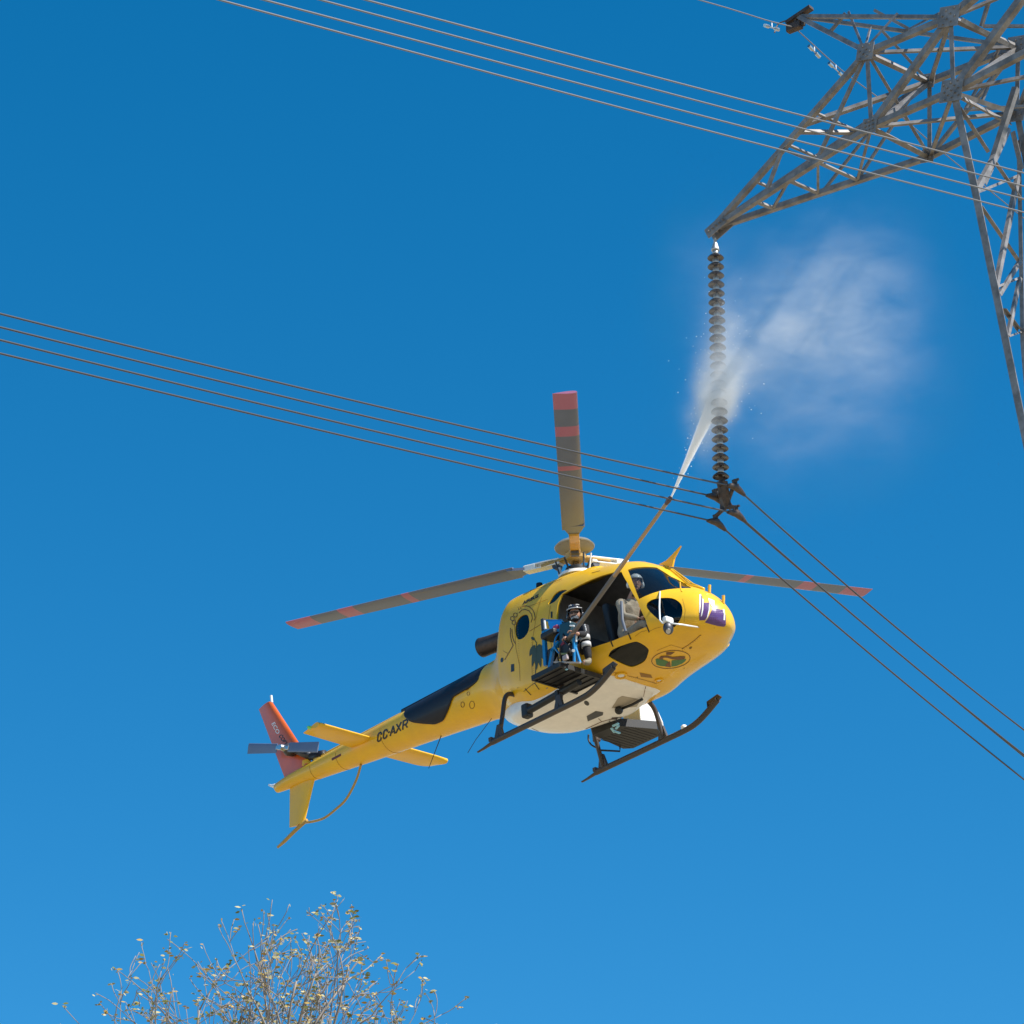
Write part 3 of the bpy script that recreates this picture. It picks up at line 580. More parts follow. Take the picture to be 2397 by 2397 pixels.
for x, zc, zs in ((.47, .665, .60), (-.85, .86, .78)):
    arch = [(x, -1.085, .05), (x, -1.06, .16), (x, -.98, .47), (x, -.89, zs), (x, -.72, zc), (x, -.4, zc + .01), (x, 0, zc - .01), (x, .4, zc + .01), (x, .72, zc), (x, .89, zs), (x, .98, .47), (x, 1.06, .16), (x, 1.085, .05)]
    if x < 0: arch = [(x, p[1], p[2] if abs(p[1]) > .6 else .80 - .0) for p in arch]
    t1 = obj('cross_tube', cross(x, zc, 0, arch), M['skid'], heli, smooth=True)
    for s in (-1, 1):
        bm = bmesh.new(); prism(bm, [(x - .10, s * 1.085 - .02, .06), (x + .10, s * 1.085 - .02, .06), (x + .035, s * 1.07 - .02, .28), (x - .035, s * 1.07 - .02, .28)], (0, .045, 0)); obj('saddle', bm, M['skid'], t1)
bm = bmesh.new(); tube(bm, [hy(*z1(1305, 1330), 1.03), hy(*z1(1335, 1400), 1.08), hy(*z1(1355, 1505), 1.13)], [.016, .018, .014], 8); obj('skid_hose', bm, M['bright'], heli)
bm = bmesh.new(); tube(bm, [(-.25, -1.0, .31), (.85, -1.0, .37)], .055, 14); obj('platform_spar', bm, M['black'], heli)
bm = bmesh.new(); box(bm, (-.32, -.98, .33), (.14, .14, .22), None, .03); obj('spar_bracket', bm, M['black'], heli)
bm = bmesh.new(); box(bm, (.42, -1.04, .22), (.07, .07, .32), None, .01); obj('spar_bracket', bm, M['black'], heli)
bm = bmesh.new(); bmesh.ops.create_uvsphere(bm, u_segments=12, v_segments=8, radius=.05, matrix=Matrix.Translation((.92, 1.085, .10))); obj('skid_cap', bm, M['bright'], heli, smooth=True)
# whip aerials under the boom
bm = bmesh.new(); tube(bm, [(-3.29, 0, 1.22), (-3.63, 0, .78)], [.008, .005], 6); box(bm, (-3.26, 0, 1.25), (.18, .05, .03)); obj('whip_aerial', bm, M['black'], heli)
bm = bmesh.new(); tube(bm, [(-2.1, 0, 1.1), (-2.3, -.2, .75), (-2.5, -.2, .6)], .005, 6); obj('whip_aerial', bm, M['black'], heli)
# yellow lower side locker by the rear cross tube
lk = [hit(*z1(*p))[0] for p in ((380, 1190), (600, 1080), (600, 1100), (585, 1120), (520, 1150), (480, 1190), (470, 1250), (440, 1250))]
decal('locker_seam', ribbon([z1(*p) for p in ((375, 1185), (430, 1140), (520, 1080), (600, 1045))], 1.2) + ribbon([z1(*p) for p in ((385, 1165), (425, 1208))], 1.8) + ribbon([z1(*p) for p in ((450, 1125), (482, 1170))], 1.8) + ribbon([z1(*p) for p in ((505, 1085), (535, 1120))], 1.8) + ribbon([z1(*p) for p in ((465, 1120), (495, 1105))], 2), M['ink'], heli)
# port side box
bm = bmesh.new(); box(bm, (-.22, 1.33, .70), (.38, .36, .46), None, .02); obj('port_locker', bm, M['bright'], heli)
# ================================================================== washing platform, lance, crew
plat = empty('washing_platform', mat=HM.copy()); tag(plat, 'blue framed operator platform with black foot tray bolted outside the open starboard door', 'work platform')
def z3(a, b): return (1250 + a * 180 / 1581, 1420 + b * 180 / 1581)
def z8(a, b): return (1360 + a * 200 / 1932, 1680 + b * 200 / 1932)
def H(p, y): return hy(*p, y)
bm = bmesh.new(); prism(bm, [(.40, -1.50, .46), (.98, -1.50, .46), (.98, -.62, .46), (.40, -.62, .46)], (0, 0, .05)); box(bm, (.39, -1.06, .475), (.03, .92, .075)); box(bm, (.99, -1.06, .475), (.03, .92, .075)); box(bm, (.69, -1.515, .475), (.6, .03, .075))
obj('foot_tray', bm, M['black'], plat)
bm = bmesh.new()
for i in range(7): box(bm, (.69, -1.42 + i * .13, .452), (.56, .02, .014))
obj('tray_rib', bm, M['navy'], plat)['kind'] = 'stuff'
bm = bmesh.new(); box(bm, (.80, -1.18, .535), (.10, .42, .05), None, .01); obj('blue_step', bm, M['pale_blue'], plat)
bm = bmesh.new(); box(bm, H(z3(630, 1190), -1.36), (.04, .07, .10), None, .01); box(bm, H(z3(665, 1250), -1.38), (.03, .03, .08)); obj('blue_strap', bm, M['pale_blue'], plat)
def post(name, pts, y, r, m, n=8):
    bm = bmesh.new(); P_ = [H(z3(*p), y if not isinstance(y, (list, tuple)) else y[i]) for i, p in enumerate(pts)]; tube(bm, P_, r, n); return obj(name, bm, m, plat)
def bar(name, pts, y, sq, m):
    bm = bmesh.new(); P_ = [H(z3(*p), y if not isinstance(y, (list, tuple)) else y[i]) for i, p in enumerate(pts)]
    for a, b in zip(P_, P_[1:]):
        d = (b - a); u, v = frame(d); rot = Matrix((d.normalized(), u, v)).transposed(); box(bm, (a + b) / 2, (d.length + sq * .8, sq, sq), rot)
    return obj(name, bm, m, plat)
bar('frame_post', [(205, 480), (245, 1190)], -1.30, .055, M['blue'])
bar('frame_post', [(190, 285), (205, 480)], -1.30, .055, M['steel_dark'])
bar('frame_rail', [(205, 495), (560, 490)], -1.30, .045, M['blue'])
bar('frame_rail', [(180, 285), (560, 290)], -1.05, .03, M['blue'])
bar('frame_post', [(870, 570), (850, 840), (940, 1140)], -1.33, .035, M['blue'])
bar('frame_post', [(820, 640), (830, 1140)], -1.40, .03, M['blue'])
bar('frame_brace', [(500, 740), (390, 900), (330, 1230)], -1.36, .05, M['blue'])
bar('frame_rail', [(420, 1145), (940, 1150)], -1.44, .022, mat('tan_tube', (.5, .40, .33), .5))
bar('frame_post', [(540, 800), (530, 1060)], -1.45, .018, M['fitting'])
bar('frame_post', [(270, 960), (290, 1200)], -1.28, .03, M['fitting'])
post('hand_rail', [(600, 400), (825, 395)], -1.36, .014, M['bright'])
post('side_tube', [(215, 290), (235, 460)], -1.34, .016, M['bright'])
post('side_tube', [(875, 570), (865, 720)], -1.38, .016, M['bright'])
bm = bmesh.new(); a = [H(z3(*p), -1.12) for p in ((285, 300), (590, 300), (570, 470), (400, 500), (330, 480))]; prism(bm, a, (0, .03, 0)); obj('side_panel', bm, mat('bright_blue_panel', (.005, .32, .85), .4, coat=.3), plat)
bm = bmesh.new(); box(bm, H(z3(455, 430), -1.18), (.10, .06, .07), None, .02); obj('red_buckle', bm, mat('red_buckle', (.55, .05, .12), .4), plat)
bm = bmesh.new(); box(bm, H(z3(390, 590), -1.26), (.30, .26, .10), None, .03); obj('seat_pad', bm, M['black'], plat)
bm = bmesh.new(); box(bm, H(z3(700, 620), -1.30), (.24, .16, .42), Matrix.Rotation(R_(6), 3, 'Y'), .03); obj('pump_housing', bm, mat('teal_black', (.01, .045, .06), .4, coat=.3), plat)
bm = bmesh.new(); box(bm, H(z3(680, 900), -1.36), (.20, .14, .16), None, .02); box(bm, H(z3(400, 1080), -1.26), (.14, .12, .34), None, .03); obj('valve_block', bm, M['black'], plat)
bm = bmesh.new()
for i in range(6): tube(bm, [H(z3(540 + i * 27, 955), -1.44), H(z3(540 + i * 27, 990), -1.44)], .013, 8)
obj('brass_valve_row', bm, mat('brass', (.55, .38, .14), .3, metal=.8), plat)['kind'] = 'stuff'
bm = bmesh.new(); box(bm, H(z3(650, 1050), -1.46), (.10, .05, .08), None, .012); obj('gauge_box', bm, mat('pink_grey', (.42, .34, .34), .5), plat)
bm = bmesh.new(); tube(bm, [H(z3(800, 905), -1.45), H(z3(815, 905), -1.49)], .022, 12); obj('gauge', bm, M['whiteink'], plat)
bm = bmesh.new(); tube(bm, spline([H(z3(*p), y) for p, y in (((560, 300), -1.05), ((640, 420), -1.25), ((600, 640), -1.42), ((700, 800), -1.45), ((760, 960), -1.42), ((900, 1000), -1.2))], 5), .016, 8); obj('hose', bm, M['black'], plat, smooth=True)
bm = bmesh.new(); tube(bm, spline([H(z3(*p), y) for p, y in (((560, 520), -1.3), ((450, 640), -1.4), ((420, 820), -1.42), ((520, 960), -1.4), ((600, 1010), -1.38))], 5), .014, 8); obj('hose', bm, M['blue'], plat, smooth=True)
# port side tray
pp2 = empty('port_platform', mat=HM.copy()); tag(pp2, 'black ribbed tray with pale blue straps under the far side of the helicopter', 'work platform')
bm = bmesh.new(); prism(bm, [(-.56, .62, .40), (-.10, .66, .40), (.16, 1.30, .40), (.02, 1.52, .40), (-.60, 1.52, .40), (-.70, 1.40, .40)], (0, 0, .13)); obj('foot_tray', bm, M['black'], pp2)
bm = bmesh.new()
for i in range(9): box(bm, (-.62 + i * .075, 1.16, .399), (.012, .62, .006))
obj('tray_rib', bm, M['navy'], pp2)['kind'] = 'stuff'
def b8(name, pts, z, r, m):
    bm = bmesh.new(); tube(bm, [hz(*z8(*p), z) for p in pts], r, 8); return obj(name, bm, m, pp2)
for a, b in (((720, 190), (850, 130)), ((690, 240), (760, 330)), ((740, 300), (880, 350)), ((790, 250), (850, 180))): 
    bm = bmesh.new(); A_, B_ = hz(*z8(*a), .34), hz(*z8(*b), .34); box(bm, (A_ + B_) / 2, ((A_ - B_).length, .035, .02), (A_ - B_).to_track_quat('X', 'Z').to_matrix()); obj('blue_strap', bm, M['pale_blue'], pp2)
bm = bmesh.new(); tube(bm, [hy(*z8(440, 735), 1.08), hy(*z8(880, 760), 1.3), hy(*z8(880, 640), 1.3)], .016, 8); obj('support_arm', bm, M['black'], pp2)
bm = bmesh.new(); tube(bm, spline([hy(*z8(*p), 1.0) for p in ((170, 380), (170, 500), (230, 610), (350, 680))], 5), .014, 8); obj('hose', bm, M['black'], pp2, smooth=True)
bm = bmesh.new(); box(bm, hy(*z8(350, 440), 1.0), (.10, .1, .16), None, .02); box(bm, hy(*z8(990, 130), 1.0), (.12, .06, .12), None, .02); obj('bracket', bm, M['fitting'], pp2)
# ---- lance
LA = hy(1334, 1492, -1.42); LB = HI @ at(1572, 1162, 54.5)
ln = empty('spray_lance', mat=HM.copy()); tag(ln, 'long tan water lance held by the operator and aimed up at the insulator string', 'spray lance')
d = (LB - LA).normalized(); L = (LB - LA).length
bm = bmesh.new(); tube(bm, [LA - d * .25, LA + d * L * .45], [.038, .034], 12); obj('lower_tube', bm, mat('lance_grey', (.16, .135, .115), .45), ln, smooth=True)
bm = bmesh.new(); tube(bm, [LA + d * L * .45, LB - d * .15], [.033, .026], 12); obj('upper_tube', bm, mat('lance_tan', (.48, .30, .15), .4, coat=.2), ln, smooth=True)
bm = bmesh.new(); tube(bm, [LB - d * .18, LB - d * .10, LB - d * .04, LB], [.030, .038, .034, .014], 12); obj('nozzle', bm, mat('nozzle_brown', (.10, .05, .045), .4), ln)
bm = bmesh.new(); tube(bm, [LA - d * .27, LA - d * .12], .055, 12); obj('grip_valve', bm, M['maroon'], ln)
# ---- people
def skin_mesh(chains, sub=1):
    """chains: lists of (x, y, z, r); first vertex of the first chain is the root; shared points are merged"""
    me = bpy.data.meshes.new('sk'); V = []; E = []; Rr = []; key = {}
    def vid(p):
        k = tuple(round(c, 4) for c in p[:3])
        if k not in key: key[k] = len(V); V.append(p[:3]); Rr.append(p[3])
        return key[k]
    for ch in chains:
        ids = [vid(p) for p in ch]
        for a, b in zip(ids, ids[1:]): E.append((a, b))
    me.from_pydata(V, E, []); o = bpy.data.objects.new('sk', me); COL.objects.link(o)
    sk = o.modifiers.new('s', 'SKIN'); o.modifiers.new('u', 'SUBSURF').levels = sub
    for i, sv in enumerate(me.skin_vertices[0].data): sv.radius = (Rr[i], Rr[i]); sv.use_root = (i == 0)
    r = evald(o); bpy.data.objects.remove(o); return r
def merge_remesh(meshes, vox):
    bm = bmesh.new()
    for m_ in meshes: bm.from_mesh(m_)
    me = bpy.data.meshes.new('m'); bm.to_mesh(me); bm.free(); o = bpy.data.objects.new('m', me); COL.objects.link(o)
    r = o.modifiers.new('r', 'REMESH'); r.mode = 'VOXEL'; r.voxel_size = vox; o.modifiers.new('c', 'SMOOTH').iterations = 2
    m2 = evald(o); bpy.data.objects.remove(o); return m2
def uvs(c, s, rot=None, n=20):
    bm = bmesh.new(); bmesh.ops.create_uvsphere(bm, u_segments=n, v_segments=n * 2 // 3, radius=1, matrix=Matrix.Translation(c) @ (rot.to_4x4() if rot else Matrix.Identity(4)) @ Matrix.Diagonal((*s, 1)))
    me = bpy.data.meshes.new('u'); bm.to_mesh(me); bm.free(); return me
def head_meshes(c, face):
    f = Vector(face).normalized(); u0 = Vector((0, 0, 1)); s_ = f.cross(u0).normalized(); u = s_.cross(f).normalized(); rot = Matrix((f, s_, u)).transposed(); c = Vector(c)
    P_ = lambda a, b, h: c + f * a + s_ * b + u * h
    ms = [uvs(c, (.095, .076, .115), rot), uvs(P_(.022, 0, -.055), (.07, .058, .062), rot), uvs(P_(.098, 0, -.012), (.018, .013, .028), rot, 10), uvs(P_(.084, 0, -.055), (.014, .026, .009), rot, 10), uvs(P_(.075, 0, -.09), (.02, .02, .018), rot, 10)]
    for q in (-1, 1): ms += [uvs(P_(0, q * .078, -.01), (.02, .01, .032), rot, 10), uvs(P_(.082, q * .03, .022), (.014, .022, .008), rot, 10)]
    return ms, rot, P_
def hand_chains(w_, dirv, curl, up):
    """palm and five bent fingers from the wrist"""
    w_ = Vector(w_); d = Vector(dirv).normalized(); n = Vector(curl).normalized(); s_ = d.cross(n).normalized(); out = []
    pc = w_ + d * .05; out.append([(*w_, .026), (*pc, .034), (*(w_ + d * .085), .03)])
    for i, l in enumerate((.065, .075, .07, .055)):
        b = w_ + d * .085 + s_ * (.03 - i * .02); k1 = b + d * l * .5 + n * l * .18; k2 = k1 + d * l * .1 + n * l * .45; k3 = k2 - d * l * .25 + n * l * .2
        out.append([(*(w_ + d * .06 + s_ * (.022 - i * .015)), .012), (*b, .0105), (*k1, .0095), (*k2, .0085), (*k3, .0075)])
    b = w_ + d * .03 + s_ * .03; out.append([(*(w_ + d * .02), .014), (*b, .013), (*(b + s_ * .02 + n * .025 + d * .02), .011), (*(b + s_ * .005 + n * .055 + d * .035), .009)])
    return out
def hands(ws): 
    r = []
    for w_, d_, c_ in ws:
        for ch in hand_chains(w_, d_, c_, None): r.append(skin_mesh([ch]))
    return r
def person(name, label, grp, headc, face, J, wr, suit_m, sleeve=.0):
    root = empty(name, mat=HM.copy()); tag(root, label, 'person')
    hm, rot, P_ = head_meshes(headc, face)
    neck = Vector(J['neck']); pel = Vector(J['pelvis']); chest = pel.lerp(neck, .62); belly = pel.lerp(neck, .28)
    def chains(k):
        c = [[(*pel, .125 + k), (*belly, .13 + k), (*chest, .145 + k), (*neck, .065 + k * .6)]]
        if k == 0: c[0].append((*(Vector(headc) + Vector((0, 0, -.05))), .05))
        for s_ in ('L', 'R'):
            sh, el, wrp = (Vector(J[q + s_]) for q in ('sh', 'el', 'wr')); hp, kn, an = (Vector(J[q + s_]) for q in ('hp', 'kn', 'an'))
            c.append([(*chest, .145 + k), (*sh, .06 + k), (*sh.lerp(el, .5), .05 + k), (*el, .042 + k), (*el.lerp(wrp, .4), .042 + k), (*(wrp if k == 0 else el.lerp(wrp, .93)), .027 + k)])
            c.append([(*pel, .125 + k), (*hp, .095 + k), (*hp.lerp(kn, .5), .08 + k), (*kn, .06 + k), (*kn.lerp(an, .35), .058 + k), (*(an if k == 0 else kn.lerp(an, .93)), .042 + k)])
            if k == 0: ft = an + Vector(J['ft' + s_]); c.append([(*an, .042), (*an.lerp(ft, .5), .038), (*ft, .03)])
        return c
    bodym = merge_remesh([skin_mesh(chains(0))] + hm + hands(wr), .0075)
    link('body', bodym, M['skin'], root, smooth=True)
    suit = merge_remesh([skin_mesh(chains(.016))], .012); link('flight_suit', suit, suit_m, root, smooth=True)
    for s_ in ('L', 'R'):
        an = Vector(J['an' + s_]); ft = an + Vector(J['ft' + s_]); kn = Vector(J['kn' + s_]); me = skin_mesh([[(*kn.lerp(an, .78), .055), (*an, .055), (*an.lerp(ft, .5), .05), (*ft, .043)]]); link('boot', me, M['boot'], root, smooth=True)
    return root, rot, P_
def helmet(root, rot, P_, m, band=None, visor=False):
    bm = bmesh.new(); bmesh.ops.create_uvsphere(bm, u_segments=24, v_segments=16, radius=1)
    bmesh.ops.delete(bm, geom=[v for v in bm.verts if (v.co.x > .35 and v.co.z < .30) or v.co.z < -.75], context='VERTS')
    bmesh.ops.transform(bm, matrix=Matrix.Translation(P_(-.012, 0, .02)) @ rot.to_4x4() @ Matrix.Diagonal((.135, .115, .135, 1)), verts=bm.verts)
    h_ = obj('helmet', bm, m, root, smooth=True); sm = h_.modifiers.new('s', 'SOLIDIFY'); sm.thickness = .012; sm.offset = 0; bake(h_)
    for q in (-1, 1):
        bm = bmesh.new(); bmesh.ops.create_uvsphere(bm, u_segments=14, v_segments=8, radius=1, matrix=Matrix.Translation(P_(-.01, q * .112, -.02)) @ rot.to_4x4() @ Matrix.Diagonal((.042, .028, .052, 1))); obj('ear_cup', bm, m, h_, smooth=True)
    return h_
# operator seated on the door sill, legs out, facing the camera
opc = Vector((.88, -1.0, 1.46))
J = dict(pelvis=(.72, -.78, .88), neck=(.84, -.93, 1.30), shL=(1.03, -.96, 1.21), shR=(.66, -.94, 1.24), elL=(1.17, -1.10, .99), elR=(.62, -1.14, 1.02), wrL=tuple(LA + d * .12 + Vector((.05, .03, -.02))), wrR=tuple(LA - d * .10 + Vector((-.06, .02, 0))),
         hpL=(.84, -.80, .86), hpR=(.64, -.80, .86), knL=(1.17, -1.13, .94), knR=(.74, -1.16, .90), anL=(1.19, -1.10, .53), anR=(.76, -1.16, .56), ftL=(.03, -.16, -.04), ftR=(0, -.15, -.02))
op, rot, P_ = person('person', 'operator in black suit and striped helmet seated on the door sill holding the lance', None, opc, (.55, -.80, -.22), J, [(J['wrL'], (-.3, -.5, .3), (-.4, -.2, -.5)), (J['wrR'], (.3, -.5, .2), (.5, -.1, -.4))], M['dark_cloth'])
h_ = helmet(op, rot, P_, mat('black_helmet', (.02, .02, .025), .25, coat=.6))
def hstripe(pts, rr, m, nm='helmet_stripe'):
    bm = bmesh.new(); tube(bm, pts, rr, 8, flat=.6); obj(nm, bm, m, h_, smooth=True)
HC = P_(-.012, 0, .02)
def hp_(az, elv, k=1.06):
    a, e_ = R_(az), R_(elv); v = Vector((.135 * math.cos(e_) * math.cos(a), .115 * math.cos(e_) * math.sin(a), .135 * math.sin(e_))) * k; return HC + rot @ v
hstripe([hp_(a, 24) for a in range(-80, 81, 10)], .012, M['grey_cloth'])
hstripe([hp_(a, 52) for a in range(-75, -20, 8)], .014, M['grey_cloth']); hstripe([hp_(a, 52) for a in range(25, 80, 8)], .014, M['grey_cloth'])
hstripe([hp_(a, 2, .98) for a in range(-46, 47, 8)], .012, M['black'], 'goggle_strap')
gg = uvs(P_(.058, 0, .018), (.05, .07, .03), rot); link('goggles', gg, mat('goggle_lens', (.03, .02, .025), .12, coat=1), op, smooth=True)
msk = uvs(P_(.045, 0, -.062), (.066, .062, .058), rot); link('face_mask', msk, M['black'], op, smooth=True)
for q in range(-3, 4):
    bm = bmesh.new(); a_ = math.radians(q * 17); c0 = P_(.045 + .069 * math.cos(a_), .065 * math.sin(a_), -.062 - .004 * abs(q)); box(bm, c0 + rot @ Vector((0, 0, 0)), (.006, .010, .026), rot); obj('mask_tooth', bm, M['grey_cloth'], op)
for a, b, t, rr in (('knL', 'anL', .02, .080), ('knL', 'anL', .30, .076)):
    k_, a_ = Vector(J[a]), Vector(J[b]); v = (a_ - k_).normalized(); c0 = k_.lerp(a_, t); bm = bmesh.new(); tube(bm, [c0 - v * .035, c0 + v * .035], rr, 16); obj('knee_guard', bm, M['grey_cloth'], op, smooth=True)
s0 = [Vector(J['elL']) + Vector(o_) for o_ in ((.02, -.03, .14), (.055, -.045, .05), (.03, -.06, -.03), (-.05, -.07, -.065), (-.14, -.10, -.06))]
for i in range(12):
    t = i / 11 * 4; k = min(3, int(t)); c0 = s0[k].lerp(s0[k + 1], t - k); bm = bmesh.new(); bmesh.ops.create_uvsphere(bm, u_segments=8, v_segments=6, radius=.014, matrix=Matrix.Translation(c0)); obj('sleeve_mark', bm, M['grey_cloth'], op)
bm = bmesh.new(); tube(bm, [Vector((.78, -1.10, 1.05)), Vector((.98, -1.10, 1.09))], .05, 10); obj('harness', bm, M['maroon'], op, smooth=True)
# pilot
pc = Vector((1.70, -.50, 1.78))
J = dict(pelvis=(1.38, -.45, 1.0), neck=(1.60, -.50, 1.60), shL=(1.62, -.30, 1.52), shR=(1.50, -.68, 1.52), elL=(1.85, -.30, 1.30), elR=(1.62, -.74, 1.22), wrL=(2.05, -.36, 1.22), wrR=(1.84, -.62, 1.12),
         hpL=(1.42, -.36, .98), hpR=(1.42, -.55, .98), knL=(1.88, -.32, 1.05), knR=(1.88, -.58, 1.05), anL=(2.12, -.32, .78), anR=(2.12, -.56, .78), ftL=(.15, 0, -.03), ftR=(.15, 0, -.03))
pi_, rot, P_ = person('person', 'pilot in beige shirt and white helmet looking out beside the windshield pillar', None, pc, (.80, -.50, -.28), J, [(J['wrL'], (.6, 0, 0), (0, 0, -1)), (J['wrR'], (.6, .2, 0), (0, 0, -1))], M['beige'])
h_ = helmet(pi_, rot, P_, mat('white_helmet', (.7, .72, .74), .2, coat=.5))
bm = bmesh.new(); bm_c = P_(.10, .05, -.06); tube(bm, [P_(.02, .11, -.03), P_(.09, .08, -.06), P_(.115, .02, -.065)], .006, 8); bmesh.ops.create_uvsphere(bm, u_segments=8, v_segments=6, radius=.014, matrix=Matrix.Translation(P_(.118, .01, -.065))); obj('microphone_boom', bm, M['black'], h_)
bm = bmesh.new(); tube(bm, [P_(.05, -.05, -.16), P_(.03, .06, -.19)], .018, 8); obj('collar', bm, M['dark_cloth'], pi_)
# ================================================================== line geometry
Ld = Vector((.63, .777, 0)).normalized(); Ad = Vector((Ld.y, -Ld.x, 0)); T0 = at(1668, 537, 53.0)
def PL(px, py, l): return onplane(px, py, T0 + Ld * l, Ld)
def zt(a, b): return (1600 + a * 797 / 1932, b * 797 / 1932)
def PT(a, b, l): return PL(*zt(a, b), l)
tower = empty('transmission_tower', (0, 0, 0)); 
tag(tower, 'grey galvanised steel lattice transmission tower reaching in from the right', 'pylon')
TIP = PT(165, 1300, 0)
nA1, nB1, fA1, fB1 = PT(1040, 300, -.63), PT(1065, 720, -.63), PT(1395, 465, .63), PT(1395, 890, .63)
nA2, nB2, fA2, fB2 = PT(1515, 100, -.66), PT(1530, 520, -.66), PT(1898, 268, .66), PT(1890, 640, .66)
EP = PT(640, 95, 0)
AC = (nB2 - T0).dot(Ad) + 4.0                                    # tower centre along the arm
def mir(p): return p + Ad * (2 * (AC - (p - T0).dot(Ad)))
nbar = [0]
def member(name, p, q, w, m=None):
    bm = bmesh.new(); angle_bar(bm, p, q, w * .86, up=(q - p).cross(Ld)); o = obj(name, bm, m or M['galv'], tower); return o
def both(name, p, q, w, mirror=True):
    member(name, p, q, w)
    if mirror: member(name, mir(p), mir(q), w)
def L3(p, q, t): return p.lerp(q, t)
for q in (nA1, nB1, fA1, fB1): both('arm_chord', TIP, q, .088)
for a, b in ((nA1, nA2), (nB1, nB2), (fA1, fA2), (fB1, fB2)): both('arm_chord', a, b, .092)
for a, b in ((nA1, nB1), (fA1, fB1), (nA2, nB2), (fA2, fB2), (nA1, fA1), (nB1, fB1), (nA2, fA2), (nB2, fB2)): both('arm_strut', a, b, .075)
both('arm_diagonal', nB1, nA2, .10)
both('arm_diagonal', fB1, fA2, .06); both('arm_diagonal', fA1, nA2, .06); both('arm_diagonal', fB1, nB2, .055); both('arm_diagonal', nB1, fA1, .07); both('arm_diagonal', nA1, fB1, .055)
both('arm_diagonal', nA1, fA2, .05); both('arm_diagonal', nB1, fB2, .05); both('arm_diagonal', nB2, fA2, .075); both('arm_diagonal', L3(TIP, nA1, .60), fA1, .07)
# lattice of the pointed arm
ts = (.28, .49, .67)
for i, t in enumerate(ts):
    both('arm_brace', L3(TIP, nB1, t), L3(TIP, fB1, t + .01), .05); both('arm_brace', L3(TIP, nA1, t), L3(TIP, fA1, t), .04)
    t2 = ts[i + 1] if i < 2 else 1.0
    both('arm_brace', L3(TIP, fB1, t), L3(TIP, nB1, t2), .04)
for t, t2 in ((.34, .46), (.66, 1.0)): both('arm_brace', L3(TIP, nB1, t), L3(TIP, nA1, t2), .05)
both('arm_brace', L3(TIP, fB1, .51), L3(TIP, fA1, .80), .04); both('arm_brace', L3(TIP, fB1, .67), L3(TIP, fA1, .93), .04); both('arm_brace', L3(TIP, nA1, .46), L3(TIP, nB1, .66), .045, False)
both('arm_brace', L3(TIP, nA1, .56), L3(TIP, fA1, .66), .06)
# earth wire peak
for a, w_ in ((nA1, .075), (nA2, .06), (fA2, .055), (fA1, .05)): both('peak_chord', EP, a, w_)
for a, b, l1, l2 in (((820, 195), (920, 75), 0, 0), ((935, 70), (1015, 265), 0, -.4), ((1215, 75), (1060, 245), -.5, -.6), ((1080, 60), (1275, 165), .1, .3), ((1060, 160), (1030, 265), -.1, -.55), ((1120, 170), (1370, 445), .1, .6), ((1450, 75), (1280, 165), -.6, .1)):
    both('peak_brace', PT(*a, l1), PT(*b, l2), .045)
# top of the tower right of the arm: box girder over the window
up1 = PT(1870, -40, -.66)
z_top = nA2.z; z_bot = nB2.z
def TW(a, l, z): return T0 + Ad * a + Ld * l + Vector((0, 0, z - T0.z))
a2 = (nB2 - T0).dot(Ad); aA = (nA2 - T0).dot(Ad)
nA3, fA3 = TW(AC - 1.6, -.66, z_top + 1.0), TW(AC - 1.6, .66, z_top + 1.0); nB3, fB3 = TW(AC - 1.6, -.66, z_bot + .35), TW(AC - 1.6, .66, z_bot + .35)
for a, b, w_ in ((nA2, nA3, .11), (fA2, fA3, .10), (nB2, nB3, .10), (fB2, fB3, .10), (nB2, nA3, .115), (fB2, fA3, .10), (nA3, nB3, .07), (fA3, fB3, .07), (nA3, fA3, .07), (nB3, fB3, .07), (nA2, fA3, .05), (nB2, fB3, .05), (fB2, nA3, .05)): both('girder_chord', a, b, w_)
for a, b in ((nA3, mir(nA3)), (fA3, mir(fA3)), (nB3, mir(nB3)), (fB3, mir(fB3))): member('girder_chord', a, b, .10)
for a, b in ((nA3, mir(nB3)), (nB3, mir(nA3)), (fA3, mir(fB3)), (fB3, mir(fA3))): member('girder_brace', a, b, .06)
both('girder_brace', PT(1575, 20 + 85, -.60), PT(1895, 275, .66), .07); both('girder_brace', PT(1590, 560, -.62), PT(1850, 700, .6), .07)
both('girder_brace', PT(1700, 150, .3), PT(1932, 150, .5), .045); both('girder_brace', PT(1690, 150, -.2), PT(1735, 0, -.3), .05); both('girder_brace', PT(1590, 625, .2), PT(1932, 605, .5), .04)
both('girder_brace', PT(1600, 620, .3), PT(1800, 260, .55), .04); both('girder_brace', PT(1690, 580, .4), PT(1810, 300, .6), .04)
# slanting leg columns down to the waist, then a tapering body to the ground
def legp(px, py, l): return PL(px, py, l)
Wn = legp(2397, 985, -.50)
dz = (nB2.z - Wn.z); da = (Wn - nB2).dot(Ad)
def leg_at(k, l0, l1): return nB2 + (Wn - nB2) * k
K2 = legp(2283, 455, -.60)
WA = AC - 1.55; kW = (WA - (nB2 - T0).dot(Ad)) / da; zW = nB2.z - dz * kW
Wnear = TW(WA, -.42, zW); Wfar = TW(WA, .42, zW)
both('tower_leg', nB2, K2, .115); both('tower_leg', K2, Wnear, .115)
inn = [PL(2384, 330, .58), PL(2390, 620, .42), PL(2393, 800, .30), Wfar]
both('tower_leg', fB2, Wfar, .10)
both('tower_leg', inn[0], inn[1], .07); both('tower_leg', inn[1], inn[2], .07); both('tower_leg', inn[2], PL(2410, 1010, 0), .07)
def zl(a, b): return (2150 + a * 247 / 561, 200 + b * 247 / 561)
def PZ(a, b, l): return PL(*zl(a, b), l)
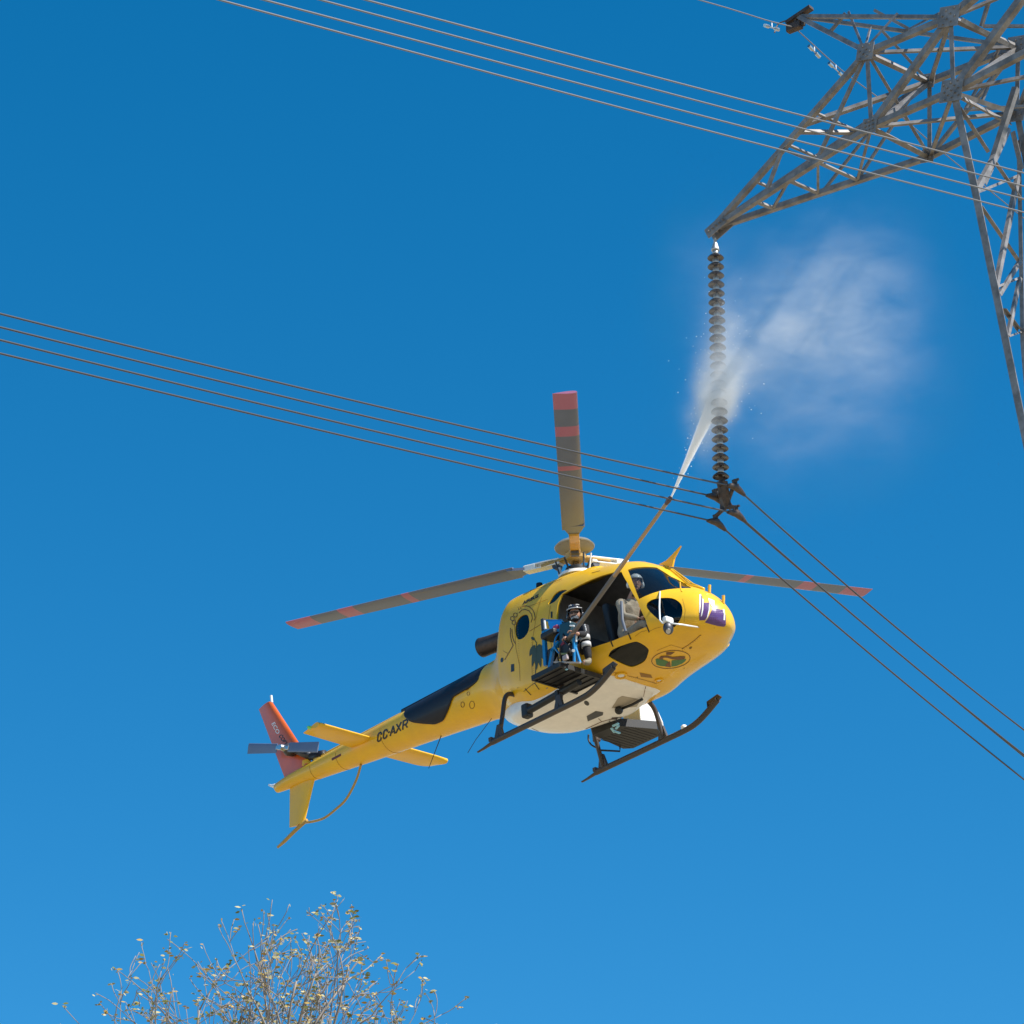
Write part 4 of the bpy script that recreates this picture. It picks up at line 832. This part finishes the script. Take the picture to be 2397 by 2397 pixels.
for a, b, l1, l2, w_ in (((305, 560), (410, 370), -.6, -.1, .085), ((400, 390), (520, 10), -.1, .0, .09), ((218, 120), (370, 355), -.6, -.1, .06), ((315, 565), (535, 475), -.6, .5, .04), ((400, 400), (545, 610), -.1, .45, .06), ((330, 640), (530, 930), -.58, .35, .07),
                         ((412, 1070), (530, 480), -.5, .45, .07), ((350, 520), (410, 370), -.3, -.1, .06), ((350, 520), (480, 230), -.3, .4, .06), ((430, 1110), (540, 930), -.45, .35, .06), ((415, 1070), (540, 1020), -.5, .35, .035), ((455, 1190), (535, 1300), -.45, .3, .055), ((475, 1330), (540, 1020), -.45, .35, .055), ((475, 1335), (545, 1310), -.45, .3, .03), ((500, 250), (548, 450), .5, .55, .08)):
    both('leg_brace', PZ(*a, l1), PZ(*b, l2), w_)
n = 8; zs = [zW + (.0 - zW) * (i / n) ** 1.1 for i in range(n + 1)]
def corner(i, sa, sl): k = i / n; return TW(AC + sa * (1.55 + 2.4 * k), sl * (.42 + 2.6 * k), zs[i])
for sa in (-1, 1):
    for sl in (-1, 1):
        member('tower_leg', corner(0, sa, sl), corner(n, sa, sl), .13)
for i in range(n):
    for sl in (-1, 1): member('body_brace', corner(i, -1, sl), corner(i + 1, 1, sl), .07); member('body_brace', corner(i, 1, sl), corner(i + 1, -1, sl), .07)
    for sa in (-1, 1): member('body_side_brace', corner(i, sa, -1), corner(i + 1, sa, 1), .06)
for sl in (-1, 1): member('waist_beam', corner(0, -1, sl), corner(0, 1, sl), .09)
# gusset plates with bolts
def gusset(p, sz, nb=3, l=-.04):
    bm = bmesh.new(); c_ = p + Ld * l; rot = Matrix((Ad, Ld, Vector((0, 0, 1)))).transposed()
    box(bm, c_, (sz, .014, sz * .95), rot @ Matrix.Rotation(R_(12), 3, 'Y'))
    for i in range(nb):
        for j in range(nb):
            if (i + j) % 2 == 0 or nb < 4: 
                q = c_ + Ad * sz * ((i + .5) / nb - .5) * .8 + Vector((0, 0, 1)) * sz * ((j + .5) / nb - .5) * .8 - Ld * .012; tube(bm, [q, q - Ld * .02], .013, 6)
    obj('gusset_plate', bm, M['galv'], tower)
for p, sz, nb in ((nA1, .26, 4), (nB2, .33, 5), (nA2, .31, 4), (nB1, .22, 3), (fA2, .30, 3), (fB2, .30, 3), (fB1, .2, 3), (fA1, .22, 3)): gusset(p, sz, nb)
bm = bmesh.new(); rot = Matrix((Ad, Ld, Vector((0, 0, 1)))).transposed()
for k in (-1, 1): box(bm, TIP + Ad * .10 + Ld * .07 * k + Vector((0, 0, -.02)), (.34, .014, .16), rot @ Matrix.Rotation(R_(-25), 3, 'Y'))
for k in range(5): q = TIP + Ad * (.0 + k * .06) + Vector((0, 0, -.07 + k * .025)); tube(bm, [q - Ld * .12, q + Ld * .12], .014, 6)
obj('tip_plate', bm, M['galv'], tower)
bm = bmesh.new(); box(bm, EP + Ad * .05, (.42, .10, .05), rot @ Matrix.Rotation(R_(-14), 3, 'Y')); box(bm, EP + Ad * .1 + Vector((0, 0, -.10)), (.06, .05, .16), rot); obj('peak_bracket', bm, M['fitting'], tower)
# ---- insulator string
Itop = T0 + Vector((0, 0, -.06)); Itop = onplane(1674, 560, T0, Ld); Ibot = onplane(1694, 1128, T0, Ld)
Ibot = Vector((Itop.x, Itop.y, Ibot.z))
ins = empty('insulator_string', Ibot); tag(ins, 'long hanging string of brown disc insulators below the tower arm tip', 'insulator')
def topz(py): return onplane(1680, py, T0, Ld).z
z1_, z2_ = topz(598), topz(1114); ND = 25
cen = lambda z: Vector((Itop.x, Itop.y, z)) - Vector(Ibot)
pitch_ = (z1_ - z2_) / (ND - 1)
dp = [(.026, .040), (.030, .030), (.050, .022), (.085, .006), (.108, -.020), (.113, -.032), (.106, -.036), (.098, -.020), (.086, -.032), (.078, -.014), (.064, -.028), (.054, -.010), (.03, -.014), (.016, -.02)]
bm = bmesh.new(); lathe(bm, dp, 28); dm = bpy.data.meshes.new('insulator_disc'); bm.to_mesh(dm); bm.free(); dm.materials.append(M['glaze']); [setattr(p, 'use_smooth', True) for p in dm.polygons]
bm = bmesh.new(); lathe(bm, [(.014, .128), (.022, .10), (.040, .085), (.043, .05), (.047, .032), (.04, .028)], 18); lathe(bm, [(.011, .0), (.011, -.04)], 10); cm = bpy.data.meshes.new('metal_cap'); bm.to_mesh(cm); bm.free(); cm.materials.append(M['cap']); [setattr(p, 'use_smooth', True) for p in cm.polygons]
for i in range(ND):
    o = bpy.data.objects.new('insulator_disc', dm); COL.objects.link(o); o.parent = ins; o.location = cen(z1_ - i * pitch_); o.scale = (1, 1, pitch_ / .136)
    c_ = bpy.data.objects.new('metal_cap', cm); COL.objects.link(c_); c_.parent = o
bm = bmesh.new(); zt_ = Itop.z - Ibot.z
for k in range(4):
    c0 = cen(0); zc = zt_ - .02 - k * .055
    for q in range(16):
        a0, a1 = 2 * math.pi * q / 16, 2 * math.pi * (q + 1) / 16; ax = Vector((1, 0, 0)) if k % 2 else Ld
        tube(bm, [Vector((0, 0, zc)) + ax * .022 * math.cos(a0) + Vector((0, 0, .038 * math.sin(a0))), Vector((0, 0, zc)) + ax * .022 * math.cos(a1) + Vector((0, 0, .038 * math.sin(a1)))], .009, 6)
tube(bm, [Vector((0, 0, zt_ - .2)), Vector((0, 0, z1_ - Ibot.z + .16))], .016, 8); lathe(bm, [(.015, z1_ - Ibot.z + .22), (.03, z1_ - Ibot.z + .20), (.06, z1_ - Ibot.z + .10), (.055, z1_ - Ibot.z + .085)], 16)
obj('shackle_chain', bm, M['cap'], ins)
# ---- yoke and clamps
CL = [onplane(1722, 1140, T0 + Ad * .20, Ad), onplane(1675, 1163, T0 - Ad * .15, Ad), onplane(1724, 1202, T0 + Ad * .20, Ad), onplane(1677, 1222, T0 - Ad * .15, Ad)]
yk = empty('conductor_yoke', tuple(Ibot)); tag(yk, 'dark rusty four wire yoke with suspension clamps at the foot of the insulator string', 'yoke')
def yl(p): return Vector(p) - Ibot
bm = bmesh.new(); cc_ = (CL[0] + CL[3]) / 2; tt = Ibot + Vector((0, 0, -.0))
prism(bm, [yl(p) - Ld * .012 for p in (tt + Ad * -.06, tt + Ad * .10, cc_ + Ad * .07 + Vector((0, 0, .02)), cc_ + Ad * .13 + Vector((0, 0, -.09)), cc_ + Vector((0, 0, -.07)) + Ad * .0, cc_ - Ad * .10 + Vector((0, 0, -.10)), cc_ - Ad * .09 + Vector((0, 0, .04)))], Ld * .024)
for c_ in CL: 
    tube(bm, [yl(cc_ + (c_ - cc_) * .25), yl(c_ + Vector((0, 0, .09)))], .028, 8)
obj('yoke_plate', bm, M['fitting'], yk)
bm = bmesh.new(); tube(bm, [Vector((0, 0, z2_ - Ibot.z - .02)), Vector((0, 0, .02)), yl(tt + Ad * .02 + Vector((0, 0, -.05)))], [.022, .03, .034], 10); tube(bm, [Vector((0, 0, .01)) - Ad * .06, Vector((0, 0, .01)) + Ad * .06], .022, 8); obj('socket_link', bm, M['fitting'], yk)
for c_ in CL:
    bm = bmesh.new(); c0 = yl(c_)
    tube(bm, [c0 - Ld * .20 + Vector((0, 0, -.05)), c0 - Ld * .1 + Vector((0, 0, -.022)), c0, c0 + Ld * .1 + Vector((0, 0, -.022)), c0 + Ld * .2 + Vector((0, 0, -.05))], [.022, .042, .052, .042, .022], 10)
    tube(bm, [c0, c0 + Vector((0, 0, .11))], .026, 8); tube(bm, [c0 + Vector((0, 0, .10)) - Ad * .05, c0 + Vector((0, 0, .10)) + Ad * .05], .018, 8)
    for k in (-.06, .06): tube(bm, [c0 + Ld * k + Vector((0, 0, .0)), c0 + Ld * k + Vector((0, 0, .065))], .012, 6)
    obj('suspension_clamp', bm, M['fitting'], yk, autos=40)
# ---- conductors
def fitquad(pts):
    import numpy as np
    A = np.array([[s_ ** 2, s_] for s_, z in pts]); b = np.array([z for s_, z in pts]); return np.linalg.lstsq(A, b, rcond=None)[0]
def conductor(label, cl, left, right, grp, slack=1.0):
    pl = [onplane(*p, cl, Ad) for p in left]; pr_ = [onplane(*p, cl, Ad) for p in right]
    def half(P_, sgn, smax):
        q = fitquad([((p - cl).dot(Ld), p.z - cl.z) for p in P_]); out = []
        for i in range(1, 61):
            s_ = sgn * smax * (i / 60) ** 1.4; out.append(cl + Ld * s_ + Vector((0, 0, q[0] * s_ ** 2 + q[1] * s_)))
        return out
    A = half(pl, -1, 30); B = half(pr_, 1, 45); bm = bmesh.new(); tube(bm, A[::-1] + [cl] + B, .0122, 8); bmesh.ops.translate(bm, verts=bm.verts, vec=-cl)
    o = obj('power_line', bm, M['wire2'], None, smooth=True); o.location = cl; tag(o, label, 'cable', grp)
G = 'conductors clamped under the insulator string'
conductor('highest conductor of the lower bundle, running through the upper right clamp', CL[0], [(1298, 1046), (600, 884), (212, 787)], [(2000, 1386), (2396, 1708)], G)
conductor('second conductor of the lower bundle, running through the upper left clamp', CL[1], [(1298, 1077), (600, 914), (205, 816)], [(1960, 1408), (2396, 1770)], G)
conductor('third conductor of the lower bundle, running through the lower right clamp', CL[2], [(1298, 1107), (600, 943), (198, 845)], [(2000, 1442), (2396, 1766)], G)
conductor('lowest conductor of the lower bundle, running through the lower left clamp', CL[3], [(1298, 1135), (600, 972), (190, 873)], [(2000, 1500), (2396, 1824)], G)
def span(label, off, pts, grp, r=.0088, smin=-34, smax=40, cat='cable', name='power_line'):
    p0 = T0 + Ad * off; P_ = [onplane(*p, p0, Ad) for p in pts]; S_ = [((p - p0).dot(Ld), p.z) for p in P_]
    import numpy as np
    c_ = np.polyfit([a for a, b in S_], [b for a, b in S_], 2); c_[0] = max(c_[0], 0.0004) if True else c_[0]
    c1_ = np.polyfit([a for a, b in S_], [b - c_[0] * a * a for a, b in S_], 1)
    L_ = []
    for i in range(81): s_ = smin + (smax - smin) * i / 80; L_.append(p0 + Ld * s_ + Vector((0, 0, c_[0] * s_ * s_ + c1_[0] * s_ + c1_[1] - p0.z)))
    bm = bmesh.new(); q = L_[40].copy(); tube(bm, L_, r, 8); bmesh.ops.translate(bm, verts=bm.verts, vec=-q); o = obj(name, bm, M['wire'], None, smooth=True); o.location = q; tag(o, label, cat, grp); return L_
G = 'conductors crossing in front of the tower'
span('topmost of the four conductors crossing in front of the tower', AC + .18, [(856, 0), (1600, 197), (2397, 405)], G)
span('second from top of the four conductors crossing in front of the tower', AC - .18, [(750, 0), (1600, 227), (2397, 436)], G)
span('third from top of the four conductors crossing in front of the tower', AC + .18, [(617, 0), (1600, 259), (2397, 466)], G)
span('bottom one of the four conductors crossing in front of the tower', AC - .18, [(515, 0), (1600, 291), (2397, 497)], G)
# earth wire with dampers
ew = []; EPc = PL(1860, 66, 0)
def ewp(px, py): return onplane(px, py, EPc, Ad)
A = [ewp(1560, -22), ewp(1700, 18), ewp(1790, 46), ewp(1835, 58), EPc, ewp(1890, 92), ewp(1971, 165), ewp(2054, 227), ewp(2124, 285), ewp(2194, 346), ewp(2301, 433), ewp(2420, 530)]
bm = bmesh.new(); tube(bm, [A[0] + (A[0] - A[1]) * 4] + spline(A, 4) + [A[-1] + (A[-1] - A[-2]) * 2], .0085, 6); bmesh.ops.translate(bm, verts=bm.verts, vec=-EPc); o = obj('earth_wire', bm, M['wire'], None, smooth=True); o.location = EPc; tag(o, 'thin earth wire running through the small clamp at the top left peak of the tower', 'cable')
bm = bmesh.new(); box(bm, (0, 0, .02), (.24, .10, .12), rot, .02); tube(bm, [Vector((0, 0, 0)), EP - EPc], .03, 8); tube(bm, spline([EP - EPc - Ad * .15, EP - EPc - Ad * .3 + Vector((0, 0, 0)), -Ad * .28 - Ld * .08], 5), .01, 6); o = obj('earth_wire_clamp', bm, M['fitting']); o.location = EPc; tag(o, 'small rusty clamp hanging from the peak bracket at the top of the tower', 'clamp')
for i, (a, b) in enumerate((((1790, 52), (1822, 62)), ((1893, 100), (1918, 126)), ((1940, 140), (1972, 170)))):
    pa, pb = ewp(*a), ewp(*b); u = (pb - pa).normalized(); bm = bmesh.new(); m_ = (pa + pb) / 2
    for p, s_ in ((pa, 1), (pb, -1)): tube(bm, [p - m_ - Vector((0, 0, .05)), p - m_ + u * s_ * .09 - Vector((0, 0, .05))], .026, 10)
    tube(bm, [pa - m_ - Vector((0, 0, .05)), pb - m_ - Vector((0, 0, .05))], .008, 6); tube(bm, [Vector((0, 0, -.05)), Vector((0, 0, .02))], .014, 6)
    o = obj('vibration_damper', bm, M['metal']); o.location = m_; tag(o, ('dumbbell damper on the earth wire left of the peak clamp', 'dumbbell damper on the earth wire just right of the peak clamp', 'dumbbell damper on the earth wire nearest the tower arm')[i], 'damper', 'dampers on the earth wire')
# ================================================================== tree
random.seed(11)
bark = mat('pale_bark', (.34, .29, .25), .8, var=.35, vscale=6)
leafm = [mat('leaf_cream', (.42, .36, .17), .6), mat('leaf_green', (.20, .20, .035), .55), mat('leaf_gold', (.42, .26, .04), .6)]
def tree(base, hub, label, R0, R1, seed, nlimb, leafsz=.05, depth0=5):
    rnd = random.Random(seed); root = empty('tree', base); tag(root, label, 'tree', 'bare twiggy trees')
    tb_ = bmesh.new(); br = bmesh.new(); leaves = [bmesh.new() for _ in leafm]; tips = []; hb = Vector(hub) - Vector(base)
    def grow(p, d, l, r, depth):
        n_ = 5; pts = [p.copy()]; rs = [r]; q = p.copy(); dd = d.copy(); out = (p - hb); bend = Vector((rnd.uniform(-1, 1), rnd.uniform(-1, 1), rnd.uniform(-.5, 1))) * .19; lim = R1 * rnd.uniform(.80, 1.0)
        for i in range(n_):
            dd = (dd + bend + Vector((rnd.gauss(0, .08), rnd.gauss(0, .08), rnd.gauss(0, .06) + .03))).normalized(); q = q + dd * l / n_
            if (q - hb).length > lim and i > 0: depth = 0; break
            pts.append(q.copy()); rs.append(max(.0042, r * (1 - .42 * (i + 1) / n_)))
        tube(br, pts, rs, 6 if r > .02 else 4, cap=True)
        n_ = len(pts) - 1
        if depth == 0:
            tips.append(pts[-1]); tips.append(pts[len(pts) // 2]) if rnd.random() < .35 else None; return
        k = rnd.choice((2, 3, 3))
        for j in range(k):
            i = n_ if j == 0 else rnd.choice((2, 3, 4)); a = rnd.uniform(0, 6.28); ax, ay = frame(dd); sp = rnd.uniform(.35, .95) if j else rnd.uniform(.05, .3)
            nd = (dd * math.cos(sp) + (ax * math.cos(a) + ay * math.sin(a)) * math.sin(sp)).normalized(); nd.z += .05
            grow(pts[i], nd.normalized(), l * (rnd.uniform(.66, .86) if j == 0 else rnd.uniform(.5, .74)), rs[i] * (.82 if j == 0 else .6), depth - 1)
    tube(tb_, spline([Vector((0, 0, 0)), hb * .4 + Vector((.12, .05, 0)), hb * .75 + Vector((-.08, 0, 0)), hb], 5), [.20 - .13 * i / 15 for i in range(16)], 12)
    for i in range(nlimb):
        a = 2.4 * i + rnd.uniform(-.2, .2); lean = math.sqrt((i + .3) / nlimb) * 1.3; dv = Vector((math.sin(lean) * math.cos(a), math.sin(lean) * math.sin(a), math.cos(lean)))
        grow(hb - Vector((0, 0, .35 * lean)), dv, R0 * .40 * rnd.uniform(.85, 1.1), .034, depth0 - (1 if i % 3 == 2 else 0))
    for p in tips:
        for j in range(rnd.choice((1, 2, 3, 3, 4))):
            c = p + Vector((rnd.gauss(0, .018), rnd.gauss(0, .018), rnd.gauss(-.012, .018))); u, v = frame(Vector((rnd.gauss(0, 1), rnd.gauss(0, 1), rnd.gauss(0, .6) + .01))); L_ = leafsz * rnd.uniform(.6, 1.3); bmx = leaves[rnd.choices((0, 1, 2), (5, 3, 3))[0]]
            q = [c, c + u * L_ * .4 + v * L_ * .22, c + u * L_ * .75 + v * L_ * .14, c + u * L_, c + u * L_ * .7 - v * L_ * .16, c + u * L_ * .35 - v * L_ * .2]; bmx.faces.new([bmx.verts.new(x) for x in q])
    print('tips', len(tips))
    obj('trunk', tb_, bark, root, smooth=True); obj('branches', br, bark, root, smooth=True)
    for l_, m_ in zip(leaves, leafm): obj('crown', l_, m_, root)
    return root
tp = at(640, 2665, 40); tree((tp.x + .2, tp.y, 0), tp, 'wide bare tree with sparse cream and yellow leaves at the bottom edge', 2.9, 2.72, 21, 26, .058, 4)
tp = at(-60, 2560, 44); tree((tp.x - .1, tp.y, 0), tp, 'small twiggy tree top at the bottom left corner', 1.2, 1.2, 9, 6, .045, 3)
# ================================================================== water
def volmat(name, dens, noise=None, grad='sphere', aniso=.2, col=(1, 1, 1), thr=.4, lacv=1.6, power=1.6):
    m = bpy.data.materials.new(name); m.use_nodes = True; n = m.node_tree.nodes; l = m.node_tree.links; n.remove(n['Principled BSDF'])
    out = n['Material Output']; pv = n.new('ShaderNodeVolumePrincipled'); pv.inputs['Color'].default_value = (*col, 1); pv.inputs['Anisotropy'].default_value = aniso
    tc = n.new('ShaderNodeTexCoord'); g = n.new('ShaderNodeVectorMath'); g.operation = 'LENGTH'
    src = tc.outputs['Object']
    if grad == 'sphere': l.new(src, g.inputs[0]); d_ = g.outputs['Value']
    else:
        sx = n.new('ShaderNodeSeparateXYZ'); l.new(src, sx.inputs[0]); cb = n.new('ShaderNodeCombineXYZ'); l.new(sx.outputs[0], cb.inputs[0]); l.new(sx.outputs[1], cb.inputs[1])
        # cone along z: radius grows 0.1 -> 1
        l.new(cb.outputs[0], g.inputs[0]); mr0 = n.new('ShaderNodeMapRange'); mr0.inputs['To Min'].default_value = .10; mr0.inputs['To Max'].default_value = 1.0; l.new(sx.outputs[2], mr0.inputs[0])
        dv = n.new('ShaderNodeMath'); dv.operation = 'DIVIDE'; l.new(g.outputs['Value'], dv.inputs[0]); l.new(mr0.outputs[0], dv.inputs[1]); d_ = dv.outputs[0]
    fall = n.new('ShaderNodeMapRange'); fall.inputs['From Min'].default_value = 1; fall.inputs['From Max'].default_value = 0; fall.interpolation_type = 'SMOOTHSTEP'; l.new(d_, fall.inputs[0])
    pw = n.new('ShaderNodeMath'); pw.operation = 'POWER'; pw.inputs[1].default_value = power; l.new(fall.outputs[0], pw.inputs[0]); cur = pw.outputs[0]
    if grad != 'sphere':
        iv = n.new('ShaderNodeMath'); iv.operation = 'DIVIDE'; l.new(cur, iv.inputs[0]); l.new(mr0.outputs[0], iv.inputs[1]); cur = iv.outputs[0]
    if noise:
        t = n.new('ShaderNodeTexNoise'); t.inputs['Scale'].default_value = noise; t.inputs['Detail'].default_value = 4; t.inputs['Roughness'].default_value = .6; t.inputs['Distortion'].default_value = .5
        geo = n.new('ShaderNodeNewGeometry'); l.new(geo.outputs['Position'], t.inputs['Vector'])
        r = n.new('ShaderNodeMapRange'); r.inputs['From Min'].default_value = thr; r.inputs['From Max'].default_value = .72; l.new(t.outputs[0], r.inputs[0])
        mu = n.new('ShaderNodeMath'); mu.operation = 'MULTIPLY'; l.new(cur, mu.inputs[0]); l.new(r.outputs[0], mu.inputs[1]); cur = mu.outputs[0]
    md = n.new('ShaderNodeMath'); md.operation = 'MULTIPLY'; md.inputs[1].default_value = dens; l.new(cur, md.inputs[0]); l.new(md.outputs[0], pv.inputs['Density'])
    l.new(pv.outputs[0], out.inputs['Volume']); return m
def cloud(name, c, axes, m, label, cat, kind='stuff'):
    bm = bmesh.new(); bmesh.ops.create_icosphere(bm, subdivisions=3, radius=1.0); o = obj(name, bm, m)
    o.matrix_world = Matrix.Translation(c) @ axes; tag(o, label, cat, kind=kind); return o
def ax3(x, y, z): return Matrix((x, y, z)).transposed().to_4x4()
LBw = HM @ LB; hitp = onplane(1689, 915, T0, Ld); hitp = Vector((Itop.x, Itop.y, hitp.z))
jd = hitp - LBw; jl = jd.length; jq = jd.to_track_quat('Z', 'Y').to_matrix().to_4x4()
bm = bmesh.new(); n_ = 20; rb = .13
lathe(bm, [(.10 * 1.0, 0), (.28, .2), (.46, .4), (.64, .6), (.82, .8), (1.0, 1.0)], n_)
jet = obj('water_jet', bm, volmat('jet_water', 330, 5.0, 'cone', 0.0, power=1.5, thr=.0)); jet.matrix_world = Matrix.Translation(LBw) @ jq @ Matrix.Diagonal((rb, rb, jl, 1)); tag(jet, 'white high pressure water jet from the lance tip to the insulators', 'water jet', kind='stuff')
right, away, upv = Vector((1, 0, 0)), Vector((0, cc, ss)), Vector((0, -ss, cc))
def ip(px, py, dd=0):
    p = onplane(px, py, T0, Ld); return p + ray(px, py).normalized() * dd
def mist(name, label, blobs, nscale, thr, step, warp=.35, edge=.72, pad=2.3):
    """one water cloud: several soft puffs torn by noise, inside a box that hugs them"""
    C_ = [ip(b[0], b[1], b[5]) for b in blobs]; lo = Vector([min(c[i] - pad * max(b[2], b[3]) / 172 * 1.0 for c, b in zip(C_, blobs)) for i in range(3)]); hi = Vector([max(c[i] + pad * max(b[2], b[3]) / 172 for c, b in zip(C_, blobs)) for i in range(3)])
    m = bpy.data.materials.new(name); m.use_nodes = True; n = m.node_tree.nodes; l = m.node_tree.links; n.remove(n['Principled BSDF']); out = n['Material Output']
    pv = n.new('ShaderNodeVolumePrincipled'); pv.inputs['Color'].default_value = (1, 1, 1, 1); pv.inputs['Anisotropy'].default_value = 0
    geo = n.new('ShaderNodeNewGeometry'); t0 = n.new('ShaderNodeTexNoise'); t0.inputs['Scale'].default_value = nscale * .6; t0.inputs['Detail'].default_value = 3; l.new(geo.outputs['Position'], t0.inputs['Vector'])
    sb = n.new('ShaderNodeVectorMath'); sb.operation = 'SUBTRACT'; sb.inputs[1].default_value = (.5, .5, .5); l.new(t0.outputs['Color'], sb.inputs[0])
    sc = n.new('ShaderNodeVectorMath'); sc.operation = 'SCALE'; sc.inputs['Scale'].default_value = warp; l.new(sb.outputs[0], sc.inputs[0])
    ad = n.new('ShaderNodeVectorMath'); l.new(geo.outputs['Position'], ad.inputs[0]); l.new(sc.outputs[0], ad.inputs[1])
    acc = None
    for c, b in zip(C_, blobs):
        mp = n.new('ShaderNodeMapping'); mp.vector_type = 'TEXTURE'; mp.inputs['Location'].default_value = c; mp.inputs['Rotation'].default_value = (0, -R_(b[4]), 0); mp.inputs['Scale'].default_value = (b[2] / 172, max(b[2], b[3]) / 172 * .6 + .05, b[3] / 172); l.new(ad.outputs[0], mp.inputs[0])
        dt = n.new('ShaderNodeVectorMath'); dt.operation = 'DOT_PRODUCT'; l.new(mp.outputs[0], dt.inputs[0]); l.new(mp.outputs[0], dt.inputs[1])
        ng = n.new('ShaderNodeMath'); ng.operation = 'MULTIPLY'; ng.inputs[1].default_value = -1; l.new(dt.outputs['Value'], ng.inputs[0]); ex = n.new('ShaderNodeMath'); ex.operation = 'EXPONENT'; l.new(ng.outputs[0], ex.inputs[0])
        mu = n.new('ShaderNodeMath'); mu.operation = 'MULTIPLY'; mu.inputs[1].default_value = b[6]; l.new(ex.outputs[0], mu.inputs[0])
        if acc is None: acc = mu.outputs[0]
        else: a_ = n.new('ShaderNodeMath'); l.new(acc, a_.inputs[0]); l.new(mu.outputs[0], a_.inputs[1]); acc = a_.outputs[0]
    mp = n.new('ShaderNodeMapping'); mp.inputs['Rotation'].default_value = (0, R_(35), 0); mp.inputs['Scale'].default_value = (.6, .9, 1.25); l.new(geo.outputs['Position'], mp.inputs[0])
    t = n.new('ShaderNodeTexNoise'); t.inputs['Scale'].default_value = nscale; t.inputs['Detail'].default_value = 7; t.inputs['Roughness'].default_value = .62; t.inputs['Distortion'].default_value = .35; l.new(mp.outputs[0], t.inputs['Vector'])
    r = n.new('ShaderNodeMapRange'); r.inputs['From Min'].default_value = thr; r.inputs['From Max'].default_value = edge; l.new(t.outputs[0], r.inputs[0])
    mu = n.new('ShaderNodeMath'); mu.operation = 'MULTIPLY'; l.new(acc, mu.inputs[0]); l.new(r.outputs[0], mu.inputs[1]); l.new(mu.outputs[0], pv.inputs['Density']); l.new(pv.outputs[0], out.inputs['Volume'])
    bm = bmesh.new(); bmesh.ops.create_icosphere(bm, subdivisions=3, radius=1.0); o = obj(name, bm, m); c = (lo + hi) / 2; o.location = c; o.scale = (hi - lo) / 2 * 1.15
    tag(o, label, 'water spray', kind='stuff'); return o
# puffs: px, py, half width px, half height px, tilt, extra depth, density
mist('splash_mist', 'dense white spray bursting around the middle of the insulator string', [(1686, 925, 25, 42, -5, 0, 32), (1680, 890, 32, 60, 0, -.05, 6), (1655, 950, 20, 60, 12, -.1, 4.5), (1690, 800, 20, 60, 0, 0, 1.8), (1722, 865, 38, 45, 0, .05, 3.2), (1640, 1010, 26, 60, 12, -.3, 1.6)], 5.0, .22, .5, .10, .62, 2.0)
mist('drifting_mist', 'wide ragged veil of spray blown right from the insulators below the tower arm', [(1700, 800, 45, 110, 0, .1, 0.99), (1755, 830, 70, 60, 30, .2, 1.58), (1815, 770, 80, 60, 20, .35, 1.12), (1880, 790, 70, 60, 0, .4, 0.79), (1940, 740, 120, 110, 20, .6, 0.49), (2020, 790, 120, 160, 0, .8, 0.33), (1860, 670, 170, 100, 30, .5, 0.33), (1900, 920, 170, 140, 0, .7, 0.24), (1780, 1000, 110, 120, 0, .4, 0.17), (2000, 640, 110, 100, 20, .7, 0.26), (1660, 640, 80, 120, 0, .3, 0.11)], 2.3, .36, 1, .45, .74, 2.6)
bm = bmesh.new(); rnd = random.Random(3)
for i in range(260):
    t = rnd.random() ** .6; p = LBw.lerp(hitp, t) + Vector((rnd.gauss(0, .02 + .10 * t), rnd.gauss(0, .02 + .10 * t), rnd.gauss(0, .02 + .12 * t)))
    if i > 130: p = hitp + Vector((rnd.gauss(.05, .28), rnd.gauss(0, .25), rnd.gauss(.25, .5)))
    bmesh.ops.create_icosphere(bm, subdivisions=1, radius=rnd.uniform(.003, .009), matrix=Matrix.Translation(p - hitp))
o = obj('water_droplets', bm, mat('water_white', (.9, .92, .95), .05)); o.location = hitp; tag(o, 'loose white droplets flying off the water jet and the wet insulators', 'water droplets', kind='stuff')
